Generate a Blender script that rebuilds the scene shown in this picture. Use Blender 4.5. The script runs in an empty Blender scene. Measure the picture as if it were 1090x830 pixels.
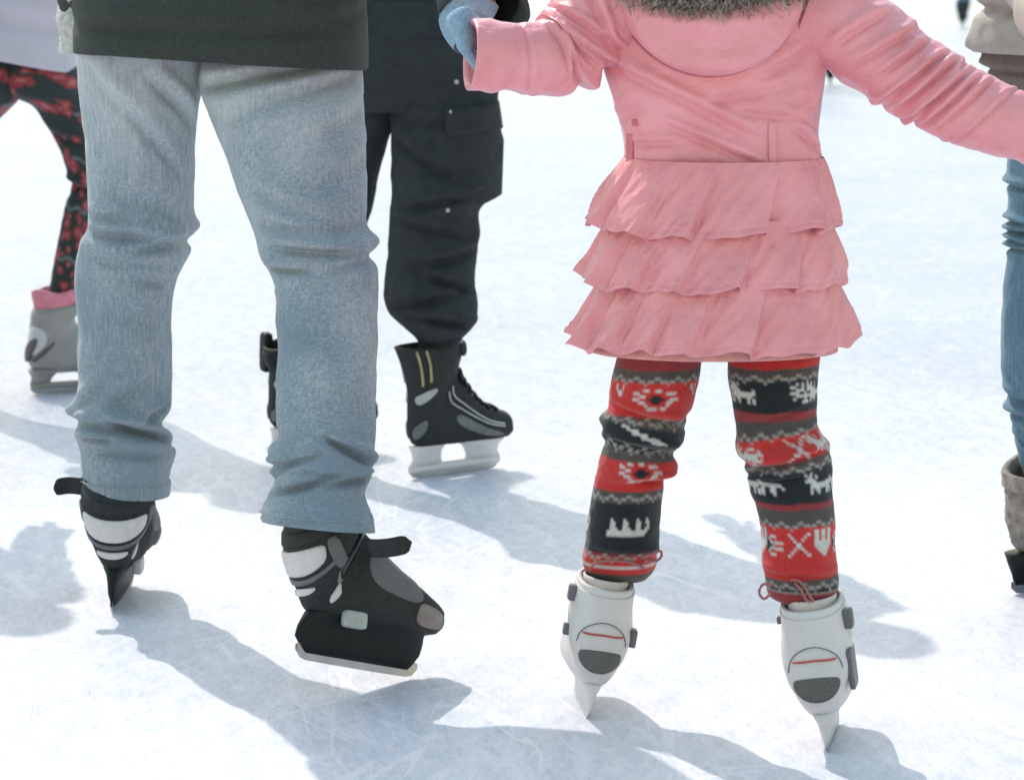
import bpy, math, random
import numpy as np
from mathutils import Vector, Matrix, noise
random.seed(7); rng = np.random.default_rng(7)
R = math.radians
PI = math.pi
sc = bpy.context.scene
col = sc.collection

# ------------------------------------------------------------------ camera
F = 3200.0; PW, PH = 1090.0, 830.0
TH = math.atan(515.0 / F)            # pitch below the horizontal
CH = 1.28 * math.cos(TH)             # camera height
cd = bpy.data.cameras.new('camera'); cam = bpy.data.objects.new('camera', cd); col.objects.link(cam)
cam.location = (0, 0, CH); cam.rotation_euler = (PI / 2 - TH, 0, 0)
cd.sensor_width = 36; cd.lens = F / PW * 36; cd.clip_start = .1; cd.clip_end = 2000
cd.dof.use_dof = True; cd.dof.focus_distance = 4.9; cd.dof.aperture_fstop = 8.0
sc.camera = cam

# ------------------------------------------------------------------ light
SUN_X, SUN_Y = .45, -.90             # ground shift of a shadow per metre of height
sun_dir = Vector((SUN_X, SUN_Y, -1)).normalized()
elev = math.asin(-sun_dir.z)
azim = math.atan2(-SUN_X, -SUN_Y)    # compass angle of the sun measured from +Y towards +X
w = bpy.data.worlds.new('World'); sc.world = w; w.use_nodes = True
nt = w.node_tree; bg = nt.nodes['Background']
sky = nt.nodes.new('ShaderNodeTexSky'); sky.sky_type = 'NISHITA'; sky.sun_disc = False
sky.sun_elevation = elev; sky.sun_rotation = azim; sky.air_density = 3.0; sky.dust_density = 2.0; sky.ozone_density = 4.0
nt.links.new(sky.outputs[0], bg.inputs[0]); bg.inputs[1].default_value = .15
sd = bpy.data.lights.new('sun', 'SUN'); so = bpy.data.objects.new('sun', sd); col.objects.link(so)
sd.energy = 2.0; sd.angle = R(.6); sd.color = (1, .955, .90)
so.rotation_euler = sun_dir.to_track_quat('-Z', 'Y').to_euler()
sc.view_settings.view_transform = 'Standard'; sc.view_settings.look = 'None'
sc.view_settings.exposure = .68; sc.view_settings.gamma = 1

# ------------------------------------------------------------------ picture <-> world helpers
cT, sT = math.cos(TH), math.sin(TH)
def ray(px, py):
    u = (px - PW / 2) / F; v = -(py - PH / 2) / F
    return Vector((u, cT + v * sT, -sT + v * cT))
def W(px, py, Y):
    d = ray(px, py); t = Y / d.y
    return Vector((d.x * t, Y, CH + d.z * t))
def G(px, py):
    d = ray(px, py); t = -CH / d.z
    return Vector((d.x * t, d.y * t, 0))
def S(Y, z=.5):                      # pixels per metre at world depth Y, height z
    return F / (Y * cT + (CH - z) * sT)

# ------------------------------------------------------------------ materials
def rgb(*c): return (c[0], c[1], c[2], 1)
def mat(name, base, rough=.8, var=.12, scale=60, bump=.15, bscale=300, bdist=.002, stretch=(1, 1, 1), metal=0, spec=.5, sheen=0, base2=None, coat=0):
    m = bpy.data.materials.new(name); m.use_nodes = True
    n = m.node_tree.nodes; l = m.node_tree.links; p = n['Principled BSDF']
    p.inputs['Roughness'].default_value = rough; p.inputs['Metallic'].default_value = metal
    p.inputs['Specular IOR Level'].default_value = spec
    p.inputs['Sheen Weight'].default_value = sheen; p.inputs['Coat Weight'].default_value = coat
    tc = n.new('ShaderNodeTexCoord'); mp = n.new('ShaderNodeMapping'); mp.inputs['Scale'].default_value = stretch
    l.new(tc.outputs['Object'], mp.inputs['Vector'])
    t = n.new('ShaderNodeTexNoise'); t.inputs['Scale'].default_value = scale; t.inputs['Detail'].default_value = 5
    l.new(mp.outputs[0], t.inputs['Vector'])
    cr = n.new('ShaderNodeValToRGB'); cr.color_ramp.elements[0].position = .3; cr.color_ramp.elements[1].position = .7
    b2 = base2 or tuple(min(1, c * (1 + var)) for c in base)
    cr.color_ramp.elements[0].color = rgb(*[c * (1 - var) for c in base]); cr.color_ramp.elements[1].color = rgb(*b2)
    l.new(t.outputs['Fac'], cr.inputs[0]); l.new(cr.outputs[0], p.inputs['Base Color'])
    if bump:
        t2 = n.new('ShaderNodeTexNoise'); t2.inputs['Scale'].default_value = bscale; t2.inputs['Detail'].default_value = 3
        l.new(mp.outputs[0], t2.inputs['Vector'])
        b = n.new('ShaderNodeBump'); b.inputs['Strength'].default_value = bump; b.inputs['Distance'].default_value = bdist
        l.new(t2.outputs['Fac'], b.inputs['Height']); l.new(b.outputs[0], p.inputs['Normal'])
    return m

def attr_mat(name, rough=.95, bump=.4, bscale=350, sheen=.2):
    m = mat(name, (.5, .5, .5), rough=rough, bump=bump, bscale=bscale, sheen=sheen)
    n = m.node_tree.nodes; l = m.node_tree.links; p = n['Principled BSDF']
    a = n.new('ShaderNodeVertexColor'); a.layer_name = 'knit'
    mx = n.new('ShaderNodeMix'); mx.data_type = 'RGBA'; mx.blend_type = 'MULTIPLY'; mx.inputs['Factor'].default_value = 1
    t = n.new('ShaderNodeTexNoise'); t.inputs['Scale'].default_value = 260; t.inputs['Detail'].default_value = 4
    cr = n.new('ShaderNodeValToRGB'); cr.color_ramp.elements[0].color = rgb(.55, .55, .55); cr.color_ramp.elements[1].color = rgb(1.25, 1.25, 1.25)
    tc = n.new('ShaderNodeTexCoord'); l.new(tc.outputs['Object'], t.inputs['Vector'])
    l.new(t.outputs['Fac'], cr.inputs[0]); l.new(a.outputs[0], mx.inputs['A']); l.new(cr.outputs[0], mx.inputs['B'])
    l.new(mx.outputs['Result'], p.inputs['Base Color'])
    return m

def denim(name, dark, light, zlo, zhi, wear=.5):
    m = bpy.data.materials.new(name); m.use_nodes = True
    n = m.node_tree.nodes; l = m.node_tree.links; p = n['Principled BSDF']
    p.inputs['Roughness'].default_value = .95; p.inputs['Specular IOR Level'].default_value = .15; p.inputs['Sheen Weight'].default_value = .15
    tc = n.new('ShaderNodeTexCoord')
    def nz(scale, det, st, rot=(0, 0, 0)):
        mp = n.new('ShaderNodeMapping'); mp.inputs['Scale'].default_value = st; mp.inputs['Rotation'].default_value = rot
        l.new(tc.outputs['Object'], mp.inputs[0])
        t = n.new('ShaderNodeTexNoise'); t.inputs['Scale'].default_value = scale; t.inputs['Detail'].default_value = det
        l.new(mp.outputs[0], t.inputs['Vector']); return t
    big = nz(6, 3, (1, 1, .6)); slub = nz(260, 5, (1, 1, .07)); weft = nz(330, 3, (.3, .3, 1.3))
    def math_(op, a, b=None, c=None):
        q = n.new('ShaderNodeMath'); q.operation = op
        for i, x in enumerate([a, b, c]):
            if x is None: continue
            if isinstance(x, (int, float)): q.inputs[i].default_value = x
            else: l.new(x, q.inputs[i])
        return q.outputs[0]
    s = n.new('ShaderNodeSeparateXYZ'); l.new(tc.outputs['Object'], s.inputs[0])
    mr = n.new('ShaderNodeMapRange'); mr.inputs[1].default_value = zlo; mr.inputs[2].default_value = zhi; l.new(s.outputs['Z'], mr.inputs[0])
    f = math_('MULTIPLY_ADD', mr.outputs[0], wear, 0.0)
    f = math_('ADD', f, math_('MULTIPLY', math_('SUBTRACT', big.outputs['Fac'], .40), 1.0))
    f = math_('ADD', f, math_('MULTIPLY', math_('SUBTRACT', slub.outputs['Fac'], .5), .95))
    f = math_('ADD', f, math_('MULTIPLY', math_('SUBTRACT', weft.outputs['Fac'], .5), .55))
    cr = n.new('ShaderNodeValToRGB'); cr.color_ramp.elements[0].color = rgb(*dark); cr.color_ramp.elements[1].color = rgb(*light)
    cr.color_ramp.elements[0].position = -.0
    l.new(f, cr.inputs[0]); l.new(cr.outputs[0], p.inputs['Base Color'])
    b = n.new('ShaderNodeBump'); b.inputs['Strength'].default_value = .35; b.inputs['Distance'].default_value = .0012
    hh = math_('ADD', slub.outputs['Fac'], weft.outputs['Fac']); l.new(hh, b.inputs['Height']); l.new(b.outputs[0], p.inputs['Normal'])
    return m

M = {}
M['skin'] = mat('skin', (.60, .36, .27), rough=.5, var=.05, bump=.05)
M['jeans'] = denim('faded_denim', (.205, .262, .31), (.63, .648, .638), .55, 1.0, .38)
M['jeans_blue'] = denim('blue_denim', (.09, .18, .25), (.30, .42, .50), .3, 1.2, .2)
M['stitch'] = mat('stitch_thread', (.36, .38, .38), bump=0)
M['olive'] = mat('dark_olive_cloth', (.034, .042, .037), rough=.9, var=.25, scale=300, bump=.5, bscale=700, stretch=(1, 1, .4), sheen=.05)
M['navy'] = mat('navy_cloth', (.022, .035, .055), rough=.8, var=.2, bump=.3)
M['black_cloth'] = mat('black_ripstop', (.020, .026, .028), rough=.85, var=.25, scale=40, bump=.35, bscale=500)
M['pink'] = mat('pink_satin', (.80, .285, .30), rough=.36, var=.05, scale=14, bump=.7, bscale=34, bdist=.008, spec=.6, sheen=.15, base2=(.86, .34, .37))
def sheen_tint(m, w_, c):
    q = m.node_tree.nodes['Principled BSDF']; q.inputs['Sheen Weight'].default_value = w_; q.inputs['Sheen Tint'].default_value = rgb(*c); q.inputs['Sheen Roughness'].default_value = .35
sheen_tint(M['pink'], .45, (.70, .68, 1.0))
M['pink_dark'] = mat('pink_seam_and_shade', (.62, .18, .19), rough=.7, bump=0)
M['pink_lining'] = mat('pink_lining', (.72, .33, .31), rough=.7)
M['fur'] = mat('fur_trim', (.12, .085, .06), rough=.8, var=.5, scale=160, bump=0, base2=(.60, .50, .42))
M['lav'] = mat('lavender_padded_cloth', (.62, .58, .66), rough=.7, var=.06, scale=12, bump=.3, bscale=60)
M['beige'] = mat('beige_padded_cloth', (.40, .355, .32), rough=.75, var=.1, scale=30, bump=.3, bscale=200)
M['brown'] = mat('brown_knit', (.17, .135, .115), rough=.9, var=.15, scale=200, bump=.5)
M['tan_boot'] = mat('tan_fleece_boot', (.27, .24, .215), rough=.95, var=.35, scale=60, bump=.6, bscale=200, bdist=.004)
M['glove'] = mat('light_blue_glove', (.24, .36, .46), rough=.9, var=.2, scale=200, bump=.5)
M['cuffknit'] = mat('pale_grey_knit', (.50, .50, .47), rough=.95, var=.3, scale=90, bump=.8, bscale=250, bdist=.004)
M['white_shell'] = mat('white_boot_plastic', (.67, .61, .60), rough=.42, var=.05, scale=14, bump=.05, bscale=80, base2=(.71, .67, .65))
M['liner'] = mat('beige_liner', (.62, .55, .52), rough=.9, var=.1)
M['grey_pad'] = mat('grey_heel_pad', (.11, .105, .10), rough=.55, var=.2, scale=200, bump=.2)
M['grey_knob'] = mat('grey_plastic', (.14, .13, .14), rough=.45, var=.1)
M['red_line'] = mat('red_trim', (.50, .07, .08), rough=.5, bump=0)
M['black_boot'] = mat('black_boot_fabric', (.018, .022, .021), rough=.75, var=.3, scale=120, bump=.4, bscale=500)
M['black_plastic'] = mat('black_plastic', (.010, .013, .013), rough=.5, var=.1, bump=.05, spec=.25)
M['black_gloss'] = mat('black_gloss_plastic', (.02, .022, .024), rough=.22, var=.1, bump=.05)
M['white_panel'] = mat('white_vinyl', (.62, .58, .58), rough=.5, var=.06)
M['grey_panel'] = mat('grey_mesh_fabric', (.15, .15, .15), rough=.8, var=.25, scale=400, bump=.6, bscale=900)
M['taupe'] = mat('taupe_vinyl', (.24, .20, .18), rough=.6, var=.2)
M['steel'] = mat('blade_steel', (.46, .48, .51), rough=.28, var=.1, scale=40, metal=1, bump=.05)
M['holder_white'] = mat('white_blade_holder', (.72, .71, .73), rough=.4, var=.04)
M['gold'] = mat('gold_stripe', (.40, .33, .16), rough=.45, var=.15)
M['silver'] = mat('silver_stripe', (.42, .44, .42), rough=.4, var=.15)
M['grey_shell'] = mat('grey_boot_plastic', (.33, .32, .31), rough=.5, var=.1, scale=20)
M['pale_shell'] = mat('pale_boot_plastic', (.60, .60, .62), rough=.5, var=.05)
M['lace'] = mat('cord_lace', (.45, .40, .38), rough=.9, var=.5, scale=260, base2=(.5, .08, .08))
M['pink_sock'] = mat('pink_liner', (.75, .26, .33), rough=.9)
M['hair'] = mat('brown_hair', (.07, .045, .03), rough=.6, var=.4, scale=150, stretch=(1, 1, .1))
M['wool_hat'] = mat('grey_wool', (.12, .12, .13), rough=.95, bump=.7)
M['knit'] = attr_mat('fair_isle_knit')
M['floral'] = attr_mat('printed_leggings', rough=.85, bump=.2)
M['red_wool'] = mat('red_wool', (.45, .05, .06), rough=.95, bump=.6)

# ice
def ice_material():
    m = bpy.data.materials.new('skated_ice'); m.use_nodes = True
    n = m.node_tree.nodes; l = m.node_tree.links; p = n['Principled BSDF']
    tc = n.new('ShaderNodeTexCoord')
    def mapped(st, rot=0, loc=(0, 0, 0)):
        m0 = n.new('ShaderNodeMapping'); m0.inputs['Rotation'].default_value = (0, 0, R(-rot)); l.new(tc.outputs['Object'], m0.inputs[0])
        mp = n.new('ShaderNodeMapping'); mp.inputs['Scale'].default_value = st; mp.inputs['Location'].default_value = loc
        l.new(m0.outputs[0], mp.inputs[0]); return mp.outputs[0]
    def nz(vec, scale, det=4, rough=.6, dist=0):
        t = n.new('ShaderNodeTexNoise'); t.inputs['Scale'].default_value = scale; t.inputs['Detail'].default_value = det
        t.inputs['Roughness'].default_value = rough; t.inputs['Distortion'].default_value = dist
        l.new(vec, t.inputs['Vector']); return t.outputs['Fac']
    def math_(op, a, b=None, c=None, clamp=False):
        q = n.new('ShaderNodeMath'); q.operation = op; q.use_clamp = clamp
        for i, x in enumerate([a, b, c]):
            if x is None: continue
            if isinstance(x, (int, float)): q.inputs[i].default_value = x
            else: l.new(x, q.inputs[i])
        return q.outputs[0]
    def scratch(rot, st, scale, width, dist, seed):
        # thin curved marks: the zero crossings of a stretched noise, broken up by a second noise
        a = nz(mapped(st, rot, (seed, seed * .7, 0)), scale, 1, .4, dist)
        a = math_('ABSOLUTE', math_('SUBTRACT', a, .5))
        a = math_('SUBTRACT', 1.0, math_('DIVIDE', a, width), clamp=True)
        b = nz(mapped((1, 1, 1), 0, (seed, 0, 0)), 3.0, 3)
        b = math_('MULTIPLY', math_('SUBTRACT', b, .48), 8.0, clamp=True)
        return math_('MULTIPLY', a, b)
    s1 = scratch(68, (.5, 5, 1), 2.2, .016, .4, 1.3)
    s2 = scratch(-62, (.6, 6, 1), 2.0, .014, .6, 4.1)
    s3 = scratch(87, (.5, 5, 1), 1.7, .012, .5, 7.7)
    s4 = scratch(25, (.4, 7, 1), 2.6, .014, .3, 11.2)
    s5 = scratch(-80, (.6, 4, 1), 3.2, .014, .5, 15.2)
    sc_ = math_('ADD', math_('ADD', s1, s2), math_('ADD', s3, math_('ADD', s4, s5)))
    grain = nz(mapped((1, .25, 1)), 110, 8, .8)
    snow = nz(mapped((1, .28, 1), 10), 26, 8, .72)
    cloud = nz(mapped((1, .7, 1)), 1.3, 5, .6)
    diag = nz(mapped((.30, 1.6, 1), 66), 24, 6, .7)
    diag2 = nz(mapped((.30, 1.6, 1), -70), 28, 6, .7)
    f = math_('MULTIPLY_ADD', math_('SUBTRACT', grain, .5), 1.5, .60)
    f = math_('ADD', f, math_('MULTIPLY', math_('SUBTRACT', cloud, .5), .9))
    f = math_('ADD', f, math_('MULTIPLY', math_('SUBTRACT', snow, .5), 1.2))
    f = math_('ADD', f, math_('MULTIPLY', math_('SUBTRACT', diag, .5), .8))
    f = math_('ADD', f, math_('MULTIPLY', math_('SUBTRACT', diag2, .5), .7))
    f = math_('ADD', f, math_('MULTIPLY', sc_, .55))
    cr = n.new('ShaderNodeValToRGB'); e = cr.color_ramp.elements
    e[0].color = rgb(.455, .48, .565); e[1].color = rgb(.735, .715, .775); e[0].position = .1; e[1].position = .9
    l.new(f, cr.inputs[0]); l.new(cr.outputs[0], p.inputs['Base Color'])
    p.inputs['Roughness'].default_value = .42; p.inputs['Specular IOR Level'].default_value = .28
    rr = n.new('ShaderNodeMapRange'); rr.inputs[3].default_value = .36; rr.inputs[4].default_value = .60; l.new(cloud, rr.inputs[0]); l.new(rr.outputs[0], p.inputs['Roughness'])
    h = math_('ADD', math_('MULTIPLY', grain, .9), math_('MULTIPLY', snow, .8))
    h = math_('ADD', h, math_('MULTIPLY', sc_, -.7))
    h = math_('ADD', h, math_('MULTIPLY', diag, .5))
    p.inputs['Subsurface Weight'].default_value = .35; p.inputs['Subsurface Radius'].default_value = (.7, .85, 1.0); p.inputs['Subsurface Scale'].default_value = .03
    b = n.new('ShaderNodeBump'); b.inputs['Strength'].default_value = .35; b.inputs['Distance'].default_value = .004
    l.new(h, b.inputs['Height']); l.new(b.outputs[0], p.inputs['Normal'])
    return m
M['ice'] = ice_material()

# ------------------------------------------------------------------ object helpers
ORIGIN = {}
def empty(name, loc, label, cat, group=None):
    o = bpy.data.objects.new(name, None); col.objects.link(o); o.location = loc
    o['label'] = label; o['category'] = cat
    if group: o['group'] = group
    o.empty_display_size = .1
    ORIGIN[o.name] = Vector(loc)
    return o
def obj(name, verts, faces, m, parent=None, smooth=True, label=None, colors=None):
    """verts are world coordinates; the mesh is stored relative to the thing's base."""
    org = ORIGIN[parent.name] if parent is not None else Vector((0, 0, 0))
    me = bpy.data.meshes.new(name)
    me.from_pydata([tuple(Vector(v) - org) for v in verts], [], faces)
    if smooth: me.polygons.foreach_set('use_smooth', [True] * len(me.polygons))
    me.materials.append(M[m] if isinstance(m, str) else m)
    if colors is not None:
        ca = me.color_attributes.new('knit', 'FLOAT_COLOR', 'POINT')
        acc = np.zeros((len(me.vertices), 4)); cnt = np.zeros(len(me.vertices))
        fa = np.array([list(q) for q in faces]); cc = np.array([(c[0], c[1], c[2], 1.0) for c in colors])
        for k in range(4):
            np.add.at(acc, fa[:, k], cc); np.add.at(cnt, fa[:, k], 1)
        acc /= np.maximum(cnt, 1)[:, None]
        ca.data.foreach_set('color', acc.astype(np.float32).ravel())
    me.update()
    o = bpy.data.objects.new(name, me); col.objects.link(o)
    if parent is not None:
        o.parent = parent; ORIGIN[o.name] = org
    if label: o['label'] = label
    return o

def grid_faces(nr, ns, closed=True, base=0, flip=False):
    f = []
    for i in range(nr - 1):
        for j in range(ns if closed else ns - 1):
            a = base + i * ns + j; b = base + i * ns + (j + 1) % ns
            q = (a, b, b + ns, a + ns)
            f.append(q[::-1] if flip else q)
    return f

class MB:
    def __init__(s): s.v = []; s.f = []
    def grid(s, rows, closed=True, cap0=False, cap1=False):
        b = len(s.v); nr = len(rows); ns = len(rows[0])
        for r in rows: s.v += [Vector(p) for p in r]
        s.f += grid_faces(nr, ns, closed, b)
        if cap0: s.f.append(tuple(b + j for j in range(ns))[::-1])
        if cap1: s.f.append(tuple(b + (nr - 1) * ns + j for j in range(ns)))
        return s
    def build(s, name, m, parent=None, **k): return obj(name, s.v, s.f, m, parent, **k)

def interp(xs, ys, x):
    """smooth (Catmull-Rom like) interpolation of station values"""
    xs = list(xs); n = len(xs)
    if x <= xs[0]: return ys[0]
    if x >= xs[-1]: return ys[-1]
    i = 0
    while xs[i + 1] < x: i += 1
    t = (x - xs[i]) / (xs[i + 1] - xs[i])
    d = [0] * n
    for k in range(n):
        if 0 < k < n - 1: d[k] = (ys[k + 1] - ys[k - 1]) / (xs[k + 1] - xs[k - 1])
        elif k == 0: d[k] = (ys[1] - ys[0]) / (xs[1] - xs[0])
        else: d[k] = (ys[-1] - ys[-2]) / (xs[-1] - xs[-2])
    h = xs[i + 1] - xs[i]; t2, t3 = t * t, t ** 3
    return (2 * t3 - 3 * t2 + 1) * ys[i] + (t3 - 2 * t2 + t) * h * d[i] + (-2 * t3 + 3 * t2) * ys[i + 1] + (t3 - t2) * h * d[i + 1]

FS = 1.0
def fold_disp(folds, y, th):
    d = 0
    for (t0, y0, slope, amp, wid, ln, *curv) in folds:
        dt = (th - t0 + PI) % (2 * PI) - PI
        if abs(dt) > 2.6 * ln: continue
        k = curv[0] if curv else 0
        t = y - (y0 + slope * dt + k * dt * dt)
        if abs(t) > 6 * wid: continue
        e = math.exp(-(dt / ln) ** 4)
        if amp > 0:      # crease: a groove with a roll of cloth above it
            d += e * amp * (-1.35 * math.exp(-(t / wid) ** 2) + 1.0 * math.exp(-((t + 2.3 * wid) / (1.6 * wid)) ** 2) + .25 * math.exp(-((t - 2.4 * wid) / (1.8 * wid)) ** 2))
        else:            # soft ridge
            d += e * -amp * math.exp(-(t / wid) ** 2)
    return d * FS

def cloth_rows(st, Y, ratio=.9, step=3.0, nseg=112, folds=(), nz=1.2, nzs=.022, seed=0, power=2.0, extra=None, hem=None, Yf=None, vz=.5):
    """rows of a garment tube. st: (y, xl, xr[, lr tilt, fb tilt]) in picture pixels at world depth Y (real metres result)."""
    ys = [s[0] for s in st]; xl = [s[1] for s in st]; xr = [s[2] for s in st]
    tl = [s[3] if len(s) > 3 else 0 for s in st]; tf = [s[4] if len(s) > 4 else 0 for s in st]
    n = max(3, int((ys[-1] - ys[0]) / step) + 1)
    rows = []
    def ring(y, shrink=0, ydisp=0):
        a0 = interp(ys, xl, y); b0 = interp(ys, xr, y); t1 = interp(ys, tl, y); t2 = interp(ys, tf, y)
        yy = Yf(y) if Yf else Y
        cx = (a0 + b0) / 2; hw = (b0 - a0) / 2 - shrink
        c = W(cx, y + ydisp, yy); s = S(yy, c.z)
        r = []
        for j in range(nseg):
            th = -PI + 2 * PI * j / nseg
            sn, cs = math.sin(th), math.cos(th)
            if power != 2:
                q = (abs(sn) ** power + abs(cs) ** power) ** (-1 / power); sn *= q; cs *= q
            d = fold_disp(folds, y, th)
            if nz:
                d += nz * noise.fractal(Vector((math.sin(th) * hw * nzs, math.cos(th) * hw * nzs, y * nzs * .9 + seed * 7.3)), 1, 2, 3)
            if extra: d += extra(y, th)
            x = sn * (hw + d); dep = cs * (hw * ratio + d)
            r.append(Vector((c.x + x / s, yy - dep / s, c.z - (t1 * sn + t2 * cs) / s)))
        return r
    for i in range(n):
        rows.append(ring(ys[0] + (ys[-1] - ys[0]) * i / (n - 1)))
    if hem:
        k, depth = hem
        rows.append(ring(ys[-1], .5, 1.2)); rows.append(ring(ys[-1], k * .7, 1.2)); rows.append(ring(ys[-1], k, 0))
        for i in range(1, 5): rows.append(ring(ys[-1] - depth * i / 4, k + 1, 0))
    return rows

def tube(pts, radii, nseg=20, step=1, cap=True, disp=None, up=Vector((0, 0, 1))):
    """swept tube through world points; returns rows"""
    n = len(pts); P = [Vector(p) for p in pts]; rows = []
    L = [0]
    for i in range(1, n): L.append(L[-1] + (P[i] - P[i - 1]).length)
    tot = L[-1]; m = max(2, int(n * step))
    def pos(t): return Vector([interp(L, [p[k] for p in P], t) for k in range(3)])
    rad = [r if isinstance(r, tuple) else (r, r) for r in radii]
    for i in range(m):
        t = tot * i / (m - 1); c = pos(t)
        tan = (pos(min(tot, t + tot * .01)) - pos(max(0, t - tot * .01))).normalized()
        u = up if abs(tan.dot(up)) < .95 else Vector((0, 1, 0))
        e1 = tan.cross(u).normalized(); e2 = e1.cross(tan).normalized()
        ra = interp(L, [r[0] for r in rad], t); rb = interp(L, [r[1] for r in rad], t)
        row = []
        for j in range(nseg):
            a = 2 * PI * j / nseg
            d = disp(t / tot, a) if disp else 0
            row.append(c + e1 * math.cos(a) * (ra + d) + e2 * math.sin(a) * (rb + d))
        rows.append(row)
    return rows
def cord(pts, r, n=8, step=3): return tube(pts, [r] * len(pts), n, step)
def box_rows(c, sx, sy, sz, M4=None):
    """rounded little block as a closed grid"""
    rows = []
    for i in range(9):
        a = -PI / 2 + PI * i / 8
        row = []
        for j in range(20):
            b = 2 * PI * j / 20
            f = lambda t, p=.35: math.copysign(abs(t) ** p, t)
            v = Vector((f(math.cos(a)) * f(math.cos(b)) * sx, f(math.cos(a)) * f(math.sin(b)) * sy, f(math.sin(a)) * sz)) + Vector(c)
            row.append(M4 @ v if M4 else v)
        rows.append(row)
    return rows

def skin_body(root, joints, edges, radii, mname='skin', name='body'):
    me = bpy.data.meshes.new(name); org = ORIGIN[root.name]
    me.from_pydata([tuple(Vector(j) - org) for j in joints], edges, [])
    me.materials.append(M[mname])
    o = bpy.data.objects.new(name, me); col.objects.link(o); o.parent = root; ORIGIN[o.name] = org
    md = o.modifiers.new('skin', 'SKIN'); md.use_smooth_shade = True
    for i, r in enumerate(radii):
        sv = me.skin_vertices[0].data[i]; sv.radius = (r, r) if not isinstance(r, tuple) else r
        sv.use_root = (i == 0)
    sb = o.modifiers.new('sub', 'SUBSURF'); sb.levels = 1; sb.render_levels = 2
    return o

def full_body(root, hipL, kneeL, ankL, hipR, kneeR, ankR, pelvis, chest, neck, head, shL, elL, wrL, shR, elR, wrR, k=1.0, lk=1.0, hk=(1.0, 1.0)):
    """one continuous figure inside its clothes: pelvis root, spine, head, arms with fingers, legs with feet"""
    V = [Vector(v) for v in (pelvis, chest, neck, head, head)]
    V[4] = V[3] + Vector((0, 0, .09 * k))
    Rr = [.09 * k, .105 * k, .048 * k, .078 * k, .06 * k]
    E = [(0, 1), (1, 2), (2, 3), (3, 4)]
    def add(v, r, p): V.append(Vector(v)); Rr.append(r); E.append((p, len(V) - 1)); return len(V) - 1
    for (h, kn, an) in ((hipL, kneeL, ankL), (hipR, kneeR, ankR)):
        a = add(h, .06 * k * lk, 0); b = add((Vector(h) + Vector(kn)) / 2, .055 * k * lk, a); b = add(kn, .042 * k * lk, b)
        c = add(Vector(kn) * .6 + Vector(an) * .4, .042 * k, b); c = add(an, .028 * k, c)
    for (s_, e_, w_, kh) in ((shL, elL, wrL, hk[0]), (shR, elR, wrR, hk[1])):
        k_all = k
        a = add(s_, .045 * k, 1); b = add(e_, .034 * k, a); c = add(w_, .024 * k, b)
        d = (Vector(w_) - Vector(e_)).normalized(); k = k * kh
        pl = add(Vector(w_) + d * .06 * k, .024 * k, c)
        sd_ = d.cross(Vector((0, 1, 0))).normalized() if abs(d.y) < .9 else Vector((1, 0, 0))
        for q, ln in zip((-.026, -.009, .009, .026), (.062, .072, .068, .052)):
            f1 = add(Vector(w_) + d * (.085 * k) + sd_ * q * k, .0085 * k, pl)
            f2 = add(Vector(w_) + d * (.085 + ln * .5) * k + sd_ * q * k + Vector((0, .008, 0)) * k, .008 * k, f1)
            f3 = add(Vector(w_) + d * (.085 + ln * .85) * k + sd_ * q * k + Vector((0, .025, 0)) * k, .007 * k, f2)
        t1 = add(Vector(w_) + d * .04 * k + sd_ * .038 * k + Vector((0, .015, 0)) * k, .010 * k, c)
        add(Vector(w_) + d * .075 * k + sd_ * .055 * k + Vector((0, .03, 0)) * k, .0085 * k, t1)
        k = k_all
    return skin_body(root, V, E, Rr)

# ------------------------------------------------------------------ ice skates
def frame(heel_or_mid, yaw, pitch=0, roll=0, scale=1.0, pivot=(0, 0, 0)):
    """local skate frame (toe +Y, up +Z, origin under the foot) -> world. yaw>0 turns the toe to the right."""
    m = Matrix.Rotation(-R(yaw), 4, 'Z') @ Matrix.Rotation(R(roll), 4, 'Y') @ Matrix.Rotation(-R(pitch), 4, 'X')
    return Matrix.Translation(Vector(heel_or_mid)) @ m @ Matrix.Scale(scale, 4) @ Matrix.Translation(-Vector(pivot))

BOOT = dict(
  soft=[((.172, .098), (.170, .112), .012), ((.166, .082), (.160, .136), .036), ((.135, .078), (.125, .158), .050), ((.085, .076), (.088, .178), .056),
        ((.03, .076), (.062, .20), .056), ((-.04, .076), (.045, .222), .056), ((-.098, .084), (.036, .240), .040), ((-.116, .115), (.032, .255), .056),
        ((-.120, .155), (.034, .27), .068), ((-.116, .20), (.040, .288), .074), ((-.112, .25), (.046, .30), .077), ((-.108, .30), (.05, .315), .078)],
  hockey=[((.172, .100), (.170, .116), .012), ((.166, .080), (.158, .140), .034), ((.135, .077), (.122, .152), .044), ((.085, .076), (.085, .165), .047),
        ((.03, .076), (.058, .190), .045), ((-.04, .076), (.035, .222), .043), ((-.100, .080), (.020, .245), .040), ((-.118, .108), (.016, .262), .040),
        ((-.118, .155), (.018, .282), .044), ((-.116, .21), (.022, .300), .050), ((-.130, .27), (.026, .315), .054), ((-.152, .32), (.02, .325), .054)],
  shell=[((.150, .088), (.148, .102), .012), ((.144, .072), (.138, .128), .036), ((.115, .067), (.105, .145), .047), ((.07, .064), (.075, .160), .052),
        ((.02, .062), (.058, .18), .053), ((-.045, .062), (.045, .200), .052), ((-.092, .068), (.034, .218), .047), ((-.112, .092), (.030, .232), .055),
        ((-.114, .135), (.034, .246), .062), ((-.106, .18), (.040, .258), .058), ((-.100, .225), (.044, .268), .056), ((-.096, .262), (.046, .276), .056)],
)
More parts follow.
